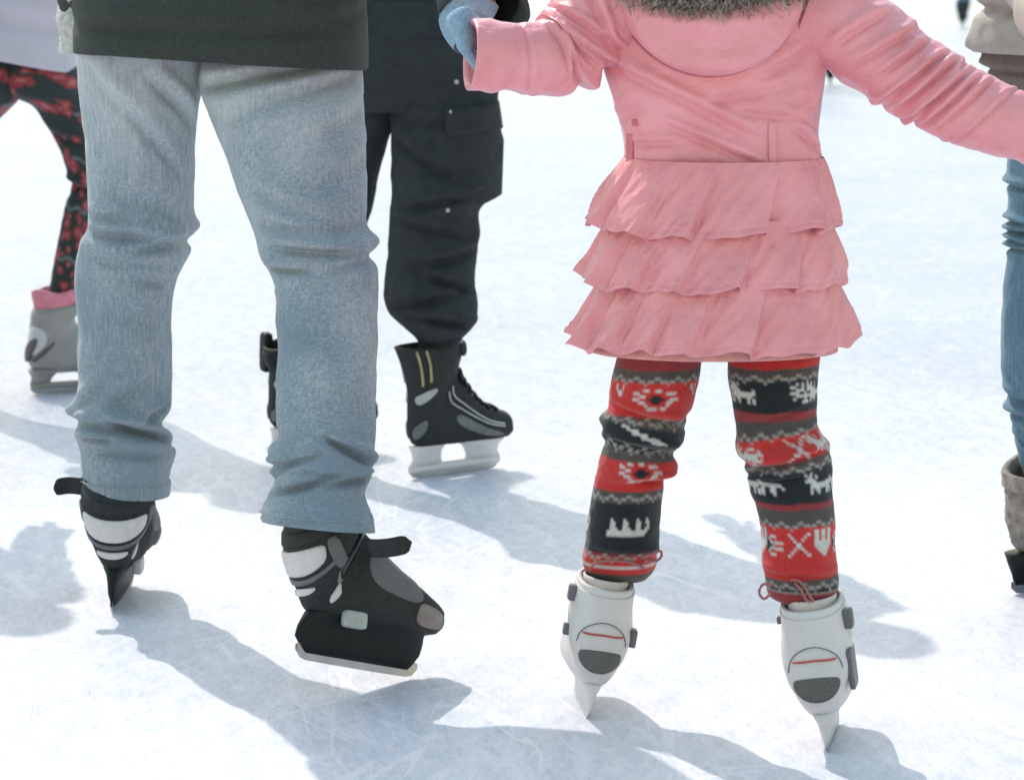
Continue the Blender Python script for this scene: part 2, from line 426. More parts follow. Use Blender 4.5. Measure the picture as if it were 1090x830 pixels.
class BootSurf:
    def __init__(s, kind, Mx, lean=(0, 0), shrink=0):
        s.lean = lean; s.shrink = shrink; s.st = BOOT[kind]; s.M = Mx; s.n = len(s.st)
        s.x = list(range(s.n))
    def __call__(s, u, v, off=0.0):
        # u angle: 0 heel/sole side, pi instep; v: 0 toe .. n-1 top
        def p(u, v):
            oy = interp(s.x, [q[0][0] for q in s.st], v); oz = interp(s.x, [q[0][1] for q in s.st], v)
            iy = interp(s.x, [q[1][0] for q in s.st], v); iz = interp(s.x, [q[1][1] for q in s.st], v)
            hw = interp(s.x, [q[2] for q in s.st], v)
            c, sn = math.cos(u), math.sin(u); pw = 2.4
            q = (abs(c) ** pw + abs(sn) ** pw) ** (-1 / pw); c *= q; sn *= q
            kk = 1 - s.shrink * max(0, min(1, (v - 8.4) / 1.2)) if s.shrink else 1
            zz = (oz + iz) / 2 + c * (oz - iz) / 2; up = max(0, zz - .12)
            return Vector((sn * hw * kk + s.lean[0] * up, (oy + iy) / 2 + c * kk * (oy - iy) / 2 + s.lean[1] * up, zz))
        a = p(u, v)
        if off:
            du = p(u + .02, v) - p(u - .02, v); dv = p(u, min(s.n - 1, v + .03)) - p(u, max(0, v - .03))
            nrm = du.cross(dv)
            if nrm.length > 1e-12:
                nrm.normalize()
                oy = interp(s.x, [q[0][0] for q in s.st], v); iy = interp(s.x, [q[1][0] for q in s.st], v)
                oz = interp(s.x, [q[0][1] for q in s.st], v); iz = interp(s.x, [q[1][1] for q in s.st], v)
                ctr = Vector((0, (oy + iy) / 2, (oz + iz) / 2))
                if nrm.dot(a - ctr) < 0: nrm = -nrm
                a = a + nrm * off
        return s.M @ a
    def shell(s, v0, v1, nv=44, nu=48, off=0.0, lip=0, fn=None):
        rows = []
        for i in range(nv):
            v = v0 + (v1 - v0) * i / (nv - 1)
            rows.append([s(2 * PI * j / nu, v, off + (fn(2 * PI * j / nu, v) if fn else 0)) for j in range(nu)])
        if lip:
            for d in (.3, 1.0):
                rows.append([s(2 * PI * j / nu, v1, off - lip * d) for j in range(nu)])
            for d in range(1, 5):
                rows.append([s(2 * PI * j / nu, v1 - d * .6, off - lip) for j in range(nu)])
        return rows
    def patch(s, u0, v0, du, dv, t=.003, pw=3.0, nr=7, nf=36, skew=0.0):
        rows = []
        prof = [(0, 1), (.4, 1), (.75, 1), (.93, .95), (1.0, .6), (1.03, .1), (1.03, -.5)]
        for (r, h) in prof:
            row = []
            for j in range(nf):
                a = 2 * PI * j / nf; c, sn = math.cos(a), math.sin(a)
                q = (abs(c) ** pw + abs(sn) ** pw) ** (-1 / pw)
                rr = max(r, .02)
                row.append(s(u0 + du * rr * q * c + skew * rr * q * sn, v0 + dv * rr * q * sn, t * h))
            rows.append(row)
        return rows
    def band(s, v0, dv, ua, ub, t=.004, n=40, slope=0.0):
        """a strap lying on the boot"""
        top, prof = [], [(-1, -.4), (-1, .7), (-.8, 1), (.8, 1), (1, .7), (1, -.4)]
        rows = []
        for (w_, h) in prof:
            rows.append([s(ua + (ub - ua) * k / (n - 1), v0 + dv * w_ + slope * ((k / (n - 1)) - .5), t * h) for k in range(n)])
        return rows

def holder_rows(Mx, spec, ns=44):
    rows = []
    for (z, cy, hl, hw, pw) in spec:
        r = []
        for j in range(ns):
            a = 2 * PI * j / ns; c, sn = math.cos(a), math.sin(a)
            q = (abs(c) ** pw + abs(sn) ** pw) ** (-1 / pw)
            r.append(Mx @ Vector((c * q * hw, cy + sn * q * hl, z)))
        rows.append(r)
    return rows
def blade_mesh(Mx, y0, y1, ztop, th=.0035, toe=.02):
    """steel runner: side outline with rockered ends, extruded to its thickness"""
    n = 24; pts = []
    for i in range(n + 1):
        t = i / n; y = y0 + (y1 - y0) * t
        e = min(t, 1 - t) * (y1 - y0)
        z = 0 if e > toe else toe * .55 * (1 - math.sqrt(max(0, 1 - (1 - e / toe) ** 2)))
        z += .0012 * (2 * t - 1) ** 2
        pts.append((y, z))
    top = [(y, max(z + .004, ztop - (0 if .04 < i / n < .97 else .004))) for i, (y, z) in enumerate(pts)]
    mb = MB(); rows = []
    for x, side in ((-th / 2, pts), (-th / 2, top), (th / 2, top), (th / 2, pts)):
        rows.append([Mx @ Vector((x, y, z)) for y, z in side])
    rows.append(rows[0])
    mb.grid(rows, closed=False)
    return mb

# ------------------------------------------------------------------ setting: the ice
mb = MB()
gx = [-400, -60, -12, -4, 4, 12, 60, 400]; gy = [-200, -20, 0, 8, 20, 60, 200, 900]
mb.grid([[Vector((x, y, 0)) for x in gx] for y in gy], closed=False)
ice = mb.build('ice', 'ice', smooth=False); ice['kind'] = 'structure'
# ------------------------------------------------------------------ skate builder
def make_skate(root, Mx, kind, look, strap_side=0, full=True, label=None):
    """boot + blade holder + runner as one worn skate: part 'ice_skate' with its pieces as sub-parts"""
    B = BootSurf('shell' if kind == 'girl' else ('hockey' if kind == 'hockey' else 'soft'), Mx, look.get('lean', (0, 0)), look.get('shrink', 0))
    N = B.n - 1
    mname = look.get('boot', 'black_boot')
    wr = (lambda u, v: .0012 * noise.fractal(Vector((math.sin(u) * 3, math.cos(u) * 3, v * 1.6)), 1, 2, 3)) if kind != 'girl' else None
    NT = look.get('top', N)
    mb = MB(); mb.grid(B.shell(0, NT, nv=56, nu=56, lip=.008, fn=wr), cap0=True)
    boot = mb.build('ice_skate', mname, root, label=label)
    # runner
    y0, y1 = look.get('blade', (-.118, .140))
    blade_mesh(Mx, y0, y1, .030, toe=.028).build('blade', 'steel', boot, smooth=False)
    h = look.get('holder', 'black_plastic')
    if kind == 'soft':
        spec = [(.013, .010, .112, .0045, 2.6), (.026, .010, .122, .009, 2.8), (.040, .010, .132, .012, 3), (.058, .014, .132, .015, 3), (.072, .018, .128, .020, 3), (.082, .022, .126, .028, 3), (.090, .022, .120, .030, 2.6)]
        mb = MB(); mb.grid(holder_rows(Mx, spec), cap0=True, cap1=True); mb.build('blade_holder', h, boot)
    elif kind == 'girl':
        spec = [(.014, .004, .108, .005, 3), (.026, .004, .112, .007, 3), (.044, .006, .118, .011, 3), (.056, .008, .120, .014, 3), (.066, .012, .124, .022, 2.8), (.074, .014, .122, .028, 2.6)]
        mb = MB(); mb.grid(holder_rows(Mx, spec), cap0=True, cap1=True); mb.build('blade_holder', h, boot)
    else:   # two posts joined along the runner
        mb = MB()
        rail = [(.014, .012, .132, .0045, 4), (.022, .012, .136, .006, 4), (.034, .012, .134, .006, 4)]
        mb.grid(holder_rows(Mx, rail), cap0=True, cap1=True)
        back = [(.030, -.072, .046, .0065, 4), (.045, -.070, .040, .009, 3.5), (.062, -.070, .040, .016, 3), (.077, -.070, .044, .030, 3), (.080, -.070, .044, .031, 3)]
        front = [(.030, .095, .052, .0065, 4), (.045, .092, .046, .009, 3.5), (.062, .090, .050, .016, 3), (.077, .088, .062, .034, 3), (.080, .088, .062, .035, 3)]
        mb.grid(holder_rows(Mx, back), cap0=True, cap1=True); mb.grid(holder_rows(Mx, front), cap0=True, cap1=True)
        mb.build('blade_holder', h, boot)
    if not full: return boot, B
    if kind == 'soft':
        # sole rand, heel cup, cuff and strap
        mb = MB(); mb.grid(B.band(8.92, .24, -2.2, 2.2, .0035, 60)); mb.build('ankle_strap', look.get('strap', mname), boot)
        if look.get('panels', True):
            MB().grid(B.patch(0, 8.05, .92, .46, .004, 4), cap0=True).build('heel_panel', 'white_panel', boot)
            MB().grid(B.patch(0, 6.95, .50, .17, .0045, 2.6), cap0=True).build('heel_badge', 'white_panel', boot)
            for s_ in (-1, 1):
                MB().grid(B.patch(s_ * 1.25, 7.6, .16, .9, .004, 3, skew=-.15 * s_), cap0=True).build('side_trim', 'grey_panel', boot)
            MB().grid(B.patch(2.2, 3.9, .75, 1.4, .004, 3), cap0=True).build('toe_panel', 'grey_panel', boot)
            MB().grid(B.patch(1.2, 2.1, .42, .75, .005, 3), cap0=True).build('toe_guard', 'taupe', boot)
            MB().grid(B.patch(1.35, 6.5, .16, .36, .003, 3, skew=.1), cap0=True).build('side_badge', 'taupe', boot)
            MB().grid(B.patch(.98, 6.0, .16, .20, .003, 3, skew=.1), cap0=True).build('side_badge', 'white_panel', boot)
            MB().grid(B.band(6.5, .26, 1.25, 2 * PI - 1.25, .006, 50)).build('instep_strap', 'black_gloss', boot)
            MB().grid(B.band(7.35, .10, -1.3, 1.3, .003, 40)).build('heel_trim', 'grey_knob', boot)
            # bolt cap on the frame and a pivot rivet on the ankle
            for s_ in (1,):
                c = Mx @ Vector((s_ * .062, .028, .098))
                MB().grid(box_rows((s_ * .036, -.028, .078), .009, .024, .015, Mx)).build('frame_clamp', 'silver', boot)
            c = B(1.15, 9.4, .003)
            q = Mx.inverted() @ c
            MB().grid(box_rows(q, .006, .0125, .0125, Mx)).build('rivet', 'white_panel', boot)
    if kind == 'girl':
        # cuff shell, arch, pad, red line, knobs
        MB().grid(B.shell(7.1, 10.6, 30, 56, .0032, .004, fn=lambda u, v: -.0035 * max(0, (7.35 - v) / .25) ** 2)).build('cuff', 'white_shell', boot)
        MB().grid(B.patch(0, 8.35, .62, .95, .0052, 2.4), cap0=True).build('heel_insert', 'white_shell', boot)
        MB().grid(B.patch(0, 7.72, .66, .50, .0085, 2.2), cap0=True).build('heel_pad', 'grey_pad', boot)
        pts = [B(-.62 + 1.24 * k / 16, 8.62 + .26 * math.cos(-1.2 + 2.4 * k / 16), .0072) for k in range(17)]
        MB().grid(cord(pts, .0016)).build('red_trim_line', 'red_line', boot)
        pts = [B(.78 * math.cos(a), 8.15 + 1.25 * math.sin(a), .0042) for a in [PI * k / 24 for k in range(25)]]
        MB().grid(cord(pts, .0008)).build('arch_seam', 'grey_knob', boot)
        for (u, v, r, dx) in look['knobs']:
            q = Mx.inverted() @ B(u, v, .006)
            MB().grid(box_rows(q, dx, r, r * 1.15, Mx)).build('buckle', 'grey_knob', boot)
        # soft inner boot standing out of the shell
        rows = []
        for (z, k) in ((.20, .85), (.256, .84), (.268, .87), (.274, .89), (.277, .85), (.274, .78), (.25, .76)):
            rows.append([Mx @ Vector((math.sin(a) * .052 * k, -.028 - math.cos(a) * .062 * k + (z - .26) * .1, z)) for a in [2 * PI * j / 40 for j in range(40)]])
        MB().grid(rows).build('liner', 'liner', boot)
    if kind == 'hockey':
        side = [-1, 1]
        for s_ in side:
            mb = MB(); mb.grid(B.patch(s_ * 1.25, 3.6, .20, 1.5, .0025, 2.6, skew=s_ * .28), cap0=True); mb.build('side_panel', 'silver_stripe_d', boot)
            for k_ in range(2):
                pts = [B(s_ * (1.5 + .16 * k_ + .35 * math.sin(t * 1.6)), 2.0 + 5.2 * t, .003) for t in [i / 20 for i in range(21)]]
                MB().grid(cord(pts, .0022)).build('stripe', 'silver', boot)
            for k_ in range(2 if NT > 10.5 else 0):
                pts = [B(s_ * (.72 + .28 * k_ + .10 * t), 9.2 + 1.7 * t, .003) for t in [i / 12 for i in range(13)]]
                MB().grid(cord(pts, .003)).build('stripe', 'gold', boot)
            MB().grid(B.patch(s_ * .62, 7.0, .35, .42, .003, 2.6), cap0=True).build('heel_guard', 'silver_stripe_d', boot)
            MB().grid(B.patch(s_ * .8, 8.6, .42, .26, .003, 2.6, skew=-.15 * s_), cap0=True).build('ankle_badge', 'silver', boot)
        # laces over the instep and a tongue
        mb = MB()
        for k_ in range(8):
            v = 2.2 + k_ * .62
            mb.grid(cord([B(PI + a, v + .15 * math.cos(a * 2), .005) for a in [-.7 + 1.4 * i / 8 for i in range(9)]], .0042))
        mb.build('lace', 'black_boot', boot)
        if NT > 10.5: MB().grid(B.patch(PI, 10.2, .9, 1.3, .010, 3), cap0=True).build('tongue', 'black_boot', boot)
        if look.get('buckle'):
            mb = MB(); mb.grid(B.band(9.7, .3, -2.6, 2.6, .005, 60)); mb.build('ankle_strap', 'black_plastic', boot)
            q = Mx.inverted() @ B(look['buckle'] - .9, 9.8, .004)
            MB().grid(box_rows(q, .020, .012, .050, Mx)).build('buckle', 'black_plastic', boot)
    return boot, B
M['silver_stripe_d'] = mat('dull_silver_vinyl', (.13, .15, .145), rough=.4, var=.3, scale=60)

def tab(root, p0, p1, w_, th, mname, name='strap_end', bend=.01):
    """free end of a hook-and-loop strap"""
    p0, p1 = Vector(p0), Vector(p1); d = p1 - p0; up = Vector((0, -.25, 1)).normalized(); nrm = d.cross(up).normalized(); up = nrm.cross(d).normalized()
    rows = []
    for i in range(13):
        t = i / 12; c = p0 + d * t + nrm * bend * math.sin(t * 3)
        hw = w_ * (1 if t < .8 else math.sqrt(max(0.02, 1 - ((t - .8) / .2) ** 2)))
        rows.append([c + up * (math.cos(a) * hw) + nrm * (math.sin(a) * th) for a in [2 * PI * j / 16 for j in range(16)]])
    return MB().grid(rows, cap0=True, cap1=True).build(name, mname, root)

def head_parts(root, c, k=1.0, hat='wool_hat', hair=True):
    """cap and hair on the head of a figure; c is the centre of the head"""
    c = Vector(c)
    if hair:
        rows = []
        for i in range(14):
            a = -PI / 2 * .9 + PI * .92 * i / 13
            rows.append([c + Vector((math.cos(a) * .092 * k * math.cos(b), .012 * k + math.cos(a) * .10 * k * math.sin(b) * (1 if math.sin(b) < 0 else .72),
                      .03 * k + math.sin(a) * .125 * k)) for b in [2 * PI * j / 28 - .1 for j in range(28)]])
        MB().grid(rows, cap0=True, cap1=True).build('hair', 'hair', root)
    rows = []
    for i in range(14):
        a = .12 + (PI / 2 - .14) * i / 13
        rows.append([c + Vector((math.cos(a) * .103 * k * math.cos(b), math.cos(a) * .115 * k * math.sin(b),
                  .04 * k + math.sin(a) * .125 * k + .002 * math.sin(b * 18))) for b in [2 * PI * j / 48 for j in range(48)]])
    MB().grid(rows, cap1=True).build('hat', hat, root)

# ================================================================== 1  MAN IN FADED JEANS
gl = G(118, 655); gr = G(440, 722)
YL = gl.y + .095; YR = gr.y - .11; YH = 5.30
man = empty('person', (W(237, 600, 5.2).x, 5.2, 0), 'person in faded light blue jeans and dark olive jacket on black skates, seen from behind', 'person')
def lerp(a, b, t): t = max(0, min(1, t)); return a + (b - a) * t
yfL = lambda y: lerp(YH, YL, (y - 60) / 460)
yfR = lambda y: lerp(YH, YR, (y - 60) / 500)
Lst = [(-10, 86, 232), (50, 82, 222), (95, 84, 214), (120, 88, 211), (150, 91, 208), (180, 94, 207), (205, 95, 206), (228, 95, 207), (244, 93, 206), (255, 86, 204), (270, 84, 200), (285, 83, 193), (300, 82, 186),
       (330, 82, 183), (370, 83, 183), (405, 86, 183), (425, 83, 183), (437, 78, 180), (445, 76, 175), (453, 78, 170), (461, 82, 175), (470, 86, 183), (485, 87, 185), (505, 87, 181), (523, 87, 180, 3.5, 0)]
Lf = [(-.3, 247, 3, 4.0, 4.5, .8), (.5, 259, -6, 3.5, 5, .5), (-.7, 228, -4, 2.5, 4, .5), (-.1, 274, 5, 2.2, 5, .7), (.6, 295, 10, 2.2, 5, .5), (.72, 456, 17, 7.5, 4.2, .95), (-.55, 461, -1, 4, 2.4, .45),
      (-.5, 447, 4, 4.5, 4.5, .7), (.1, 476, 3, 3, 5, .9), (.95, 436, -24, 3.2, 5, .45), (.2, 414, -30, 2.6, 8, .5), (-.9, 425, -35, 3, 7, .6), (.1, 130, 62, 2.6, 9, .8), (.8, 110, 50, 3.5, 7, .5), (-.1, 205, 18, 2.0, 9, .9),
      (2.6, 255, 0, 5, 6, 1.2), (-2.4, 450, 0, 6, 6, 1.2), (.3, 330, 12, 1.5, 12, .8), (-.2, 385, -14, 1.8, 10, .8)]
Rst = [(-10, 236, 384), (50, 216, 386), (95, 213, 387), (120, 222, 388), (150, 235, 389), (180, 245, 390), (205, 254, 390), (228, 264, 390), (243, 270, 392), (253, 273, 396), (266, 277, 399), (278, 281, 397),
       (288, 287, 401), (310, 294, 403), (345, 295, 402), (385, 296, 401), (425, 294, 400), (450, 296, 399), (465, 299, 399), (474, 295, 398), (485, 288, 397), (500, 289, 396), (513, 294, 392), (524, 288, 388),
       (536, 281, 391), (548, 278, 396), (560, 279, 399, 6, -9)]
Rf = [(.1, 264, 4, 5.0, 5.0, .85), (-.65, 283, 1, 4, 3.2, .5), (.1, 243, 3, 3, 6, 1.1, -8), (.7, 278, -10, 3.0, 5, .4), (.0, 222, 22, 2.4, 8, .8, -16), (.72, 478, 25, 7, 3.8, .72), (-.75, 488, -13, 5, 4, .7),
      (-.45, 512, -17, 5, 3.6, .8), (.7, 507, -4, 5, 4, .55), (.1, 497, 6, 3, 4, .6), (-1.1, 500, -20, 3.5, 4, .4), (-.4, 80, -14, 3.4, 6, .8), (.4, 92, -18, 2.6, 7, .7), (-.3, 112, -22, 2, 8, .7), (.8, 300, 18, 1.8, 9, .5),
      (-.2, 350, 10, 1.4, 14, .9), (.4, 425, 25, 2.0, 12, .8), (-.8, 330, -28, 1.8, 9, .5), (2.6, 270, 0, 6, 6, 1.2), (-2.5, 490, 0, 6, 6, 1.2), (.9, 130, -30, 2.4, 9, .6), (.9, 180, -26, 2.0, 9, .6)]
def seam(y, th, hem=None):      # felled side seams and the turned hem stand proud of the cloth
    d = 0
    if hem: d += (.9 if y > hem - 13 else 0) - 1.3 * math.exp(-((y - hem + 14) / 1.6) ** 2)
    for t0, wd in ((1.45, .035), (-1.45, .035)):
        d += 1.1 * math.exp(-((th - t0) / wd) ** 2)
    return d
FS = 1.8
mbj = MB()
mbj.grid(cloth_rows(Lst, YL, .92, 2.4, 120, Lf, 2.6, .020, 1, extra=lambda y, th: seam(y, th, 523), hem=(5, 40), Yf=yfL))
mbj.grid(cloth_rows(Rst, YR, .92, 2.4, 120, Rf, 2.6, .020, 2, extra=lambda y, th: seam(y, th, 560), hem=(5, 40), Yf=yfR))
mbj.grid(cloth_rows([(-60, 96, 376), (0, 88, 382), (48, 88, 382)], YH, .55, 4, 96, (), 1.5, .02, 3))
jeans = mbj.build('jeans', 'jeans', man)
FS = 1.3
# hem stitching rows
def stitch_ring(st, Yf, yy, name, root, off=1.4, seg=70, tilt=(0, 0), m='stitch'):
    ys = [s[0] for s in st]; xl = interp(ys, [s[1] for s in st], yy); xr = interp(ys, [s[2] for s in st], yy)
    Y = Yf(yy); c = W((xl + xr) / 2, yy, Y); s = S(Y, c.z); hw = (xr - xl) / 2 + off
    mb = MB()
    for k in range(seg):
        a0 = 2 * PI * k / seg; pts = []
        for q in range(3):
            a = a0 + .62 * 2 * PI / seg * q / 2
            pts.append(Vector((c.x + math.sin(a) * hw / s, Y - math.cos(a) * hw * .92 / s, c.z - (tilt[0] * math.sin(a) + tilt[1] * math.cos(a)) / s)))
        mb.grid(cord(pts, .0009, 5, 1), cap0=True, cap1=True)
    return mb.build(name, m, root)
stitch_ring(Lst, yfL, 512, 'hem_stitching', jeans, 1.6, tilt=(3, 0))
stitch_ring(Rst, yfR, 549, 'hem_stitching', jeans, 1.6, tilt=(5, -7))
# jacket
Jst = [(-318, 185, 292), (-305, 160, 318), (-285, 118, 358), (-262, 92, 380), (-220, 82, 388), (-150, 84, 386), (-60, 84, 386), (0, 81, 389), (30, 80, 391), (55, 79, 393), (63, 80, 393, 10, -2)]
Jf = [(0, 30, 4, 1.6, 6, 1.2), (.9, 20, -20, 2.5, 8, .5), (-.9, 25, 14, 2, 8, .5), (.2, -20, 10, 2.5, 9, .9)]
JY = 5.27
jr = cloth_rows(Jst, JY, .66, 3.5, 120, Jf, 3.2, .014, 5, hem=(5, 40), power=2.5)
jacket = MB().grid(jr).build('jacket', 'olive', man)
# jacket hem band
hb = [(46, 79.6, 392.6, 9, -2), (52, 79, 393, 9, -2), (58, 78.6, 393.6, 10, -2), (63.4, 79, 393.5, 10, -2)]
stitch = MB()
# sleeves
def wr_sleeve(seed, amp=.006, fr=9):
    return lambda t, a: amp * (math.sin(t * fr * 6.28 / 2 + 2.5 * math.sin(a + seed) + 3 * noise.noise(Vector((math.cos(a), math.sin(a), t * 5 + seed)))) * .6 + noise.noise(Vector((math.cos(a) * 1.5, math.sin(a) * 1.5, t * 9 + seed))))
slR = tube([W(372, -225, 5.24), W(430, -170, 5.20), W(490, -95, 5.05), W(508, -40, 4.92), W(513, 4, 4.84), W(514, 19, 4.82)], [.075, .082, .074, .072, .074, .073], 40, 12, disp=wr_sleeve(2))
slR.append([Vector(p) * .92 + Vector(sum((Vector(q) for q in slR[-1]), Vector()) / 40) * .08 for p in slR[-1]])
slR.append([Vector(p) + (Vector(slR[-5][k]) - Vector(slR[-2][k])) * 1.0 - (Vector(p) - sum((Vector(q) for q in slR[-1]), Vector()) / 40) * .08 for k, p in enumerate(slR[-1])])
MB().grid(slR, cap0=True).build('sleeve', 'olive', man)
slL = tube([W(98, -225, 5.27), W(84, -160, 5.32), W(82, -90, 5.40), W(92, -30, 5.45), W(99, 20, 5.46)], [.072, .078, .066, .060, .058], 40, 12, disp=wr_sleeve(5))
MB().grid(slL, cap0=True, cap1=True).build('sleeve', 'olive', man)
cf = tube([W(97, -22, 5.45), W(98, 10, 5.46), W(99, 30, 5.46), W(100, 40, 5.46), W(101, 56, 5.46)], [.061, .063, .061, .064, .060], 56, 10, disp=lambda t, a: .0012 * math.sin(a * 14) + .003 * math.sin(t * 14))
MB().grid(cf, cap0=True, cap1=True).build('knit_cuff', 'cuffknit', man)
# gloved hand reaching down to the child's cuff
gp = W(486, 18, 4.82); YG = (G(626, 767).y + G(880, 803).y) / 2 + .075
def glove(root, wrist, knuckle, side, curl, m, k=1.0):
    wrist, knuckle, side = Vector(wrist), Vector(knuckle), Vector(side).normalized()
    d = (knuckle - wrist); dn = d.normalized(); cu = Vector(curl).normalized()
    V = [wrist, wrist + d * .5, knuckle]; Rr = [(.030 * k, .030 * k), (.036 * k, .026 * k), (.036 * k, .022 * k)]; E = [(0, 1), (1, 2)]
    for q, ln in zip((-.031, -.0105, .0105, .031), (.062, .074, .07, .055)):
        b = len(V); r = .0105 * k
        V.append(knuckle + side * q * k + dn * .008); Rr.append(r); E.append((2, b))
        V.append(V[b] + dn * ln * .45 * k + cu * .012 * k); Rr.append(r * .98); E.append((b, b + 1))
        V.append(V[b + 1] + dn * ln * .2 * k + cu * ln * .38 * k); Rr.append(r * .92); E.append((b + 1, b + 2))
        V.append(V[b + 2] - dn * ln * .12 * k + cu * ln * .3 * k); Rr.append(r * .8); E.append((b + 2, b + 3))
    b = len(V); V.append(wrist + d * .35 + side * .04 * k + cu * .012 * k); Rr.append(.013 * k); E.append((1, b))
    V.append(V[b] + dn * .035 * k + cu * .03 * k); Rr.append(.0115 * k); E.append((b, b + 1))
    V.append(V[b + 1] + dn * .015 * k + cu * .03 * k); Rr.append(.010 * k); E.append((b + 1, b + 2))
    return skin_body(root, V, E, Rr, m, 'glove')
glove(man, W(482, 10, YG - .04), W(500, 46, YG - .05), (.35, .9, .2), (.8, -.1, -.35), 'glove', .78)
# blue shirt cuff showing below the sleeve
MB().grid(tube([W(498, 2, 4.83), W(494, 24, 4.82), W(502, 46, 4.80)], [.050, .040, .030], 30, 8)).build('shirt_cuff', 'glove', man)
# body inside the clothes
def lc(st, y, Yf): 
    ys = [s[0] for s in st]; return W((interp(ys, [s[1] for s in st], y) + interp(ys, [s[2] for s in st], y)) / 2, y, Yf(y))
full_body(man, lc(Lst, 25, yfL), lc(Lst, 262, yfL), lc(Lst, 515, yfL), lc(Rst, 25, yfR), lc(Rst, 268, yfR), lc(Rst, 545, yfR),
          W(237, -50, YH), W(237, -170, JY), W(238, -315, JY), W(238, -385, JY),
          W(150, -235, JY), W(84, -90, 5.40), W(100, 45, 5.46), W(325, -235, JY), W(486, -95, 5.05), W(508, -5, 4.85), hk=(1, .45))
head_parts(man, W(238, -400, JY))
# skates
ML = frame((gl.x, gl.y, 0), 2, 0, 2, .97, (0, -.118, 0))
bootL, BL = make_skate(man, ML, 'soft', dict(top=9.9, shrink=.14, lean=(0, .10)))
MR = frame((gr.x, gr.y, 0), 50, 17, -13, .95, (0, .135, 0))
bootR, BR = make_skate(man, MR, 'soft', dict(top=9.9, shrink=.14, lean=(.10, -.50)))
tab(bootL, W(88, 518, YL - .02), W(57, 520, YL - .03), .017, .004, 'black_boot')
tab(bootR, W(392, 583, YR - .02), W(438, 577, YR - .04), .0165, .004, 'black_boot')
# ================================================================== 2  GIRL IN PINK COAT
hl = G(626, 767); hr = G(880, 803)
GYL = hl.y + .085; GYR = hr.y + .085; GY = (GYL + GYR) / 2 + .01
girl = empty('person', (W(770, 600, GY).x, GY, 0), 'child in pink ruffled coat and red black patterned leggings on white skates', 'person')
gyl = lambda y: lerp(GY, GYL, (y - 370) / 230); gyr = lambda y: lerp(GY, GYR, (y - 370) / 230)
WHT = (.62, .60, .56); BLK = (.012, .016, .020); RED = (.60, .032, .030); DRD = (.30, .035, .04); GRY = (.085, .070, .062); LGR = (.36, .33, .30)
MOT = {
 'oval': ["...WW..WW......", "WW........WWWW.", "..WW..KKK......", "WW...KKKKK..WWW", "..WW..KKK..WW..", "....W......W...", ".....WWW.WW...."],
 'deer': ["W.W..........", ".WW.W........", "WWWW.......W.", "..WWWWWWWWWW.", "..WWWWWWWWW..", "..W.WW...W.W.", "..W..W...W.W."],
 'comb': [".W....W....W...W.", ".WW...WW...WW..WW", ".WW...WW...WW...W", ".WWW..WWW..WW..WW", "WWWWWWWWWWWWWWWW.", "WWWWWWWWWWWWWWW.."],
 'flake': ["..W.W...W.W", "WW..W.W.W..", "..WWW.WWWWW", "WWW..W..W..", "..WWWWWWWW.", ".W...W...W.", "....WWW...."],
 'tulip': ["WW.WW.WW", "WW.WW.WW", "WW.WW.WW", "WW.WW.WW", "WWWWWWWW", "WWWWWWWW", ".WWWWWW.", "..WWWW..", "...WW..."],
 'ex': ["W......W", ".W....W.", "..W..W..", "...WW...", "...WW...", "..W..W..", ".W....W.", "W......W"],
 'ee': ["..WWW...", "KW......", "KKW.WWWW", "KKKW....", "KKW.WWWW", "KW......", "..WWW..."],
 'tt': ["WWWWWWWWWW.", "..WW..WW..W", "..WW..WW...", "...W...W..."],
 'dash': ["WWW............", "..WWWW.........", "....WWWWW......", ".......WWWWWW..", "..........WWWWW"],
 'yy': ["W..W", "W..W", ".WW.", "..W."],
}
def chart(bands, motifs, y0, cell=3.1):
    nrow = 102; g = [[None] * 86 for _ in range(nrow)]
    for r in range(nrow):
        y = y0 + r * cell
        c = BLK; z = None
        for (ya, yb, cc) in bands:
            if ya <= y < yb: c = cc
        for k in range(86): g[r][k] = c
    for (kind, y, c0, extra) in motifs:
        r0 = int(round((y - y0) / cell))
        if kind == 'zig':
            for k in range(86):
                rr = r0 + [0, 0, 1, 1, 2, 1, 1][k % 7] // 1
                if 0 <= rr < nrow: g[rr][k] = LGR
        elif kind == 'line':
            for k in range(86):
                if 0 <= r0 < nrow: g[r0][k] = extra
        else:
            bm = MOT[kind]
            for rep in (0, 29, 58):
                for i, row in enumerate(bm):
                    for j, ch in enumerate(row):
                        if ch == '.': continue
                        rr = r0 + i; cc = (43 + c0 + j - len(row) // 2 + rep) % 86
                        if 0 <= rr < nrow: g[rr][cc] = WHT if ch == 'W' else BLK
    return g, y0, cell
def knit_leg(st, Yf, folds, ch, warp, name, root, m='knit', seed=0, nseg=172, step=1.55, nz=1.6, hem=None, ratio=.95):
    g, y0, cell = ch
    def stitchy(y, th):
        j = (th + PI) / (2 * PI) * 86; r = (y - y0) / cell
        return .42 * abs(math.sin(PI * j)) ** .7 * (.7 + .3 * abs(math.sin(PI * r)))
    rows = cloth_rows(st, 0, ratio, step, nseg, folds, nz, .03, seed, Yf=Yf, hem=hem, extra=stitchy)
    ys = [s[0] for s in st]; n = max(3, int((ys[-1] - ys[0]) / step) + 1)
    cols = []
    for i in range(len(rows) - 1):
        y = ys[0] + (ys[-1] - ys[0]) * min(i, n - 1) / (n - 1)
        for j in range(nseg):
            th = -PI + 2 * PI * (j + .5) / nseg
            ye = y - warp(y, th)
            r = min(len(g) - 1, max(0, int((ye - y0) / cell))); k = min(85, int(j / nseg * 86))
            cols.append(g[r][k])
    mb = MB(); mb.grid(rows)
    return mb.build(name, m, root, colors=cols)
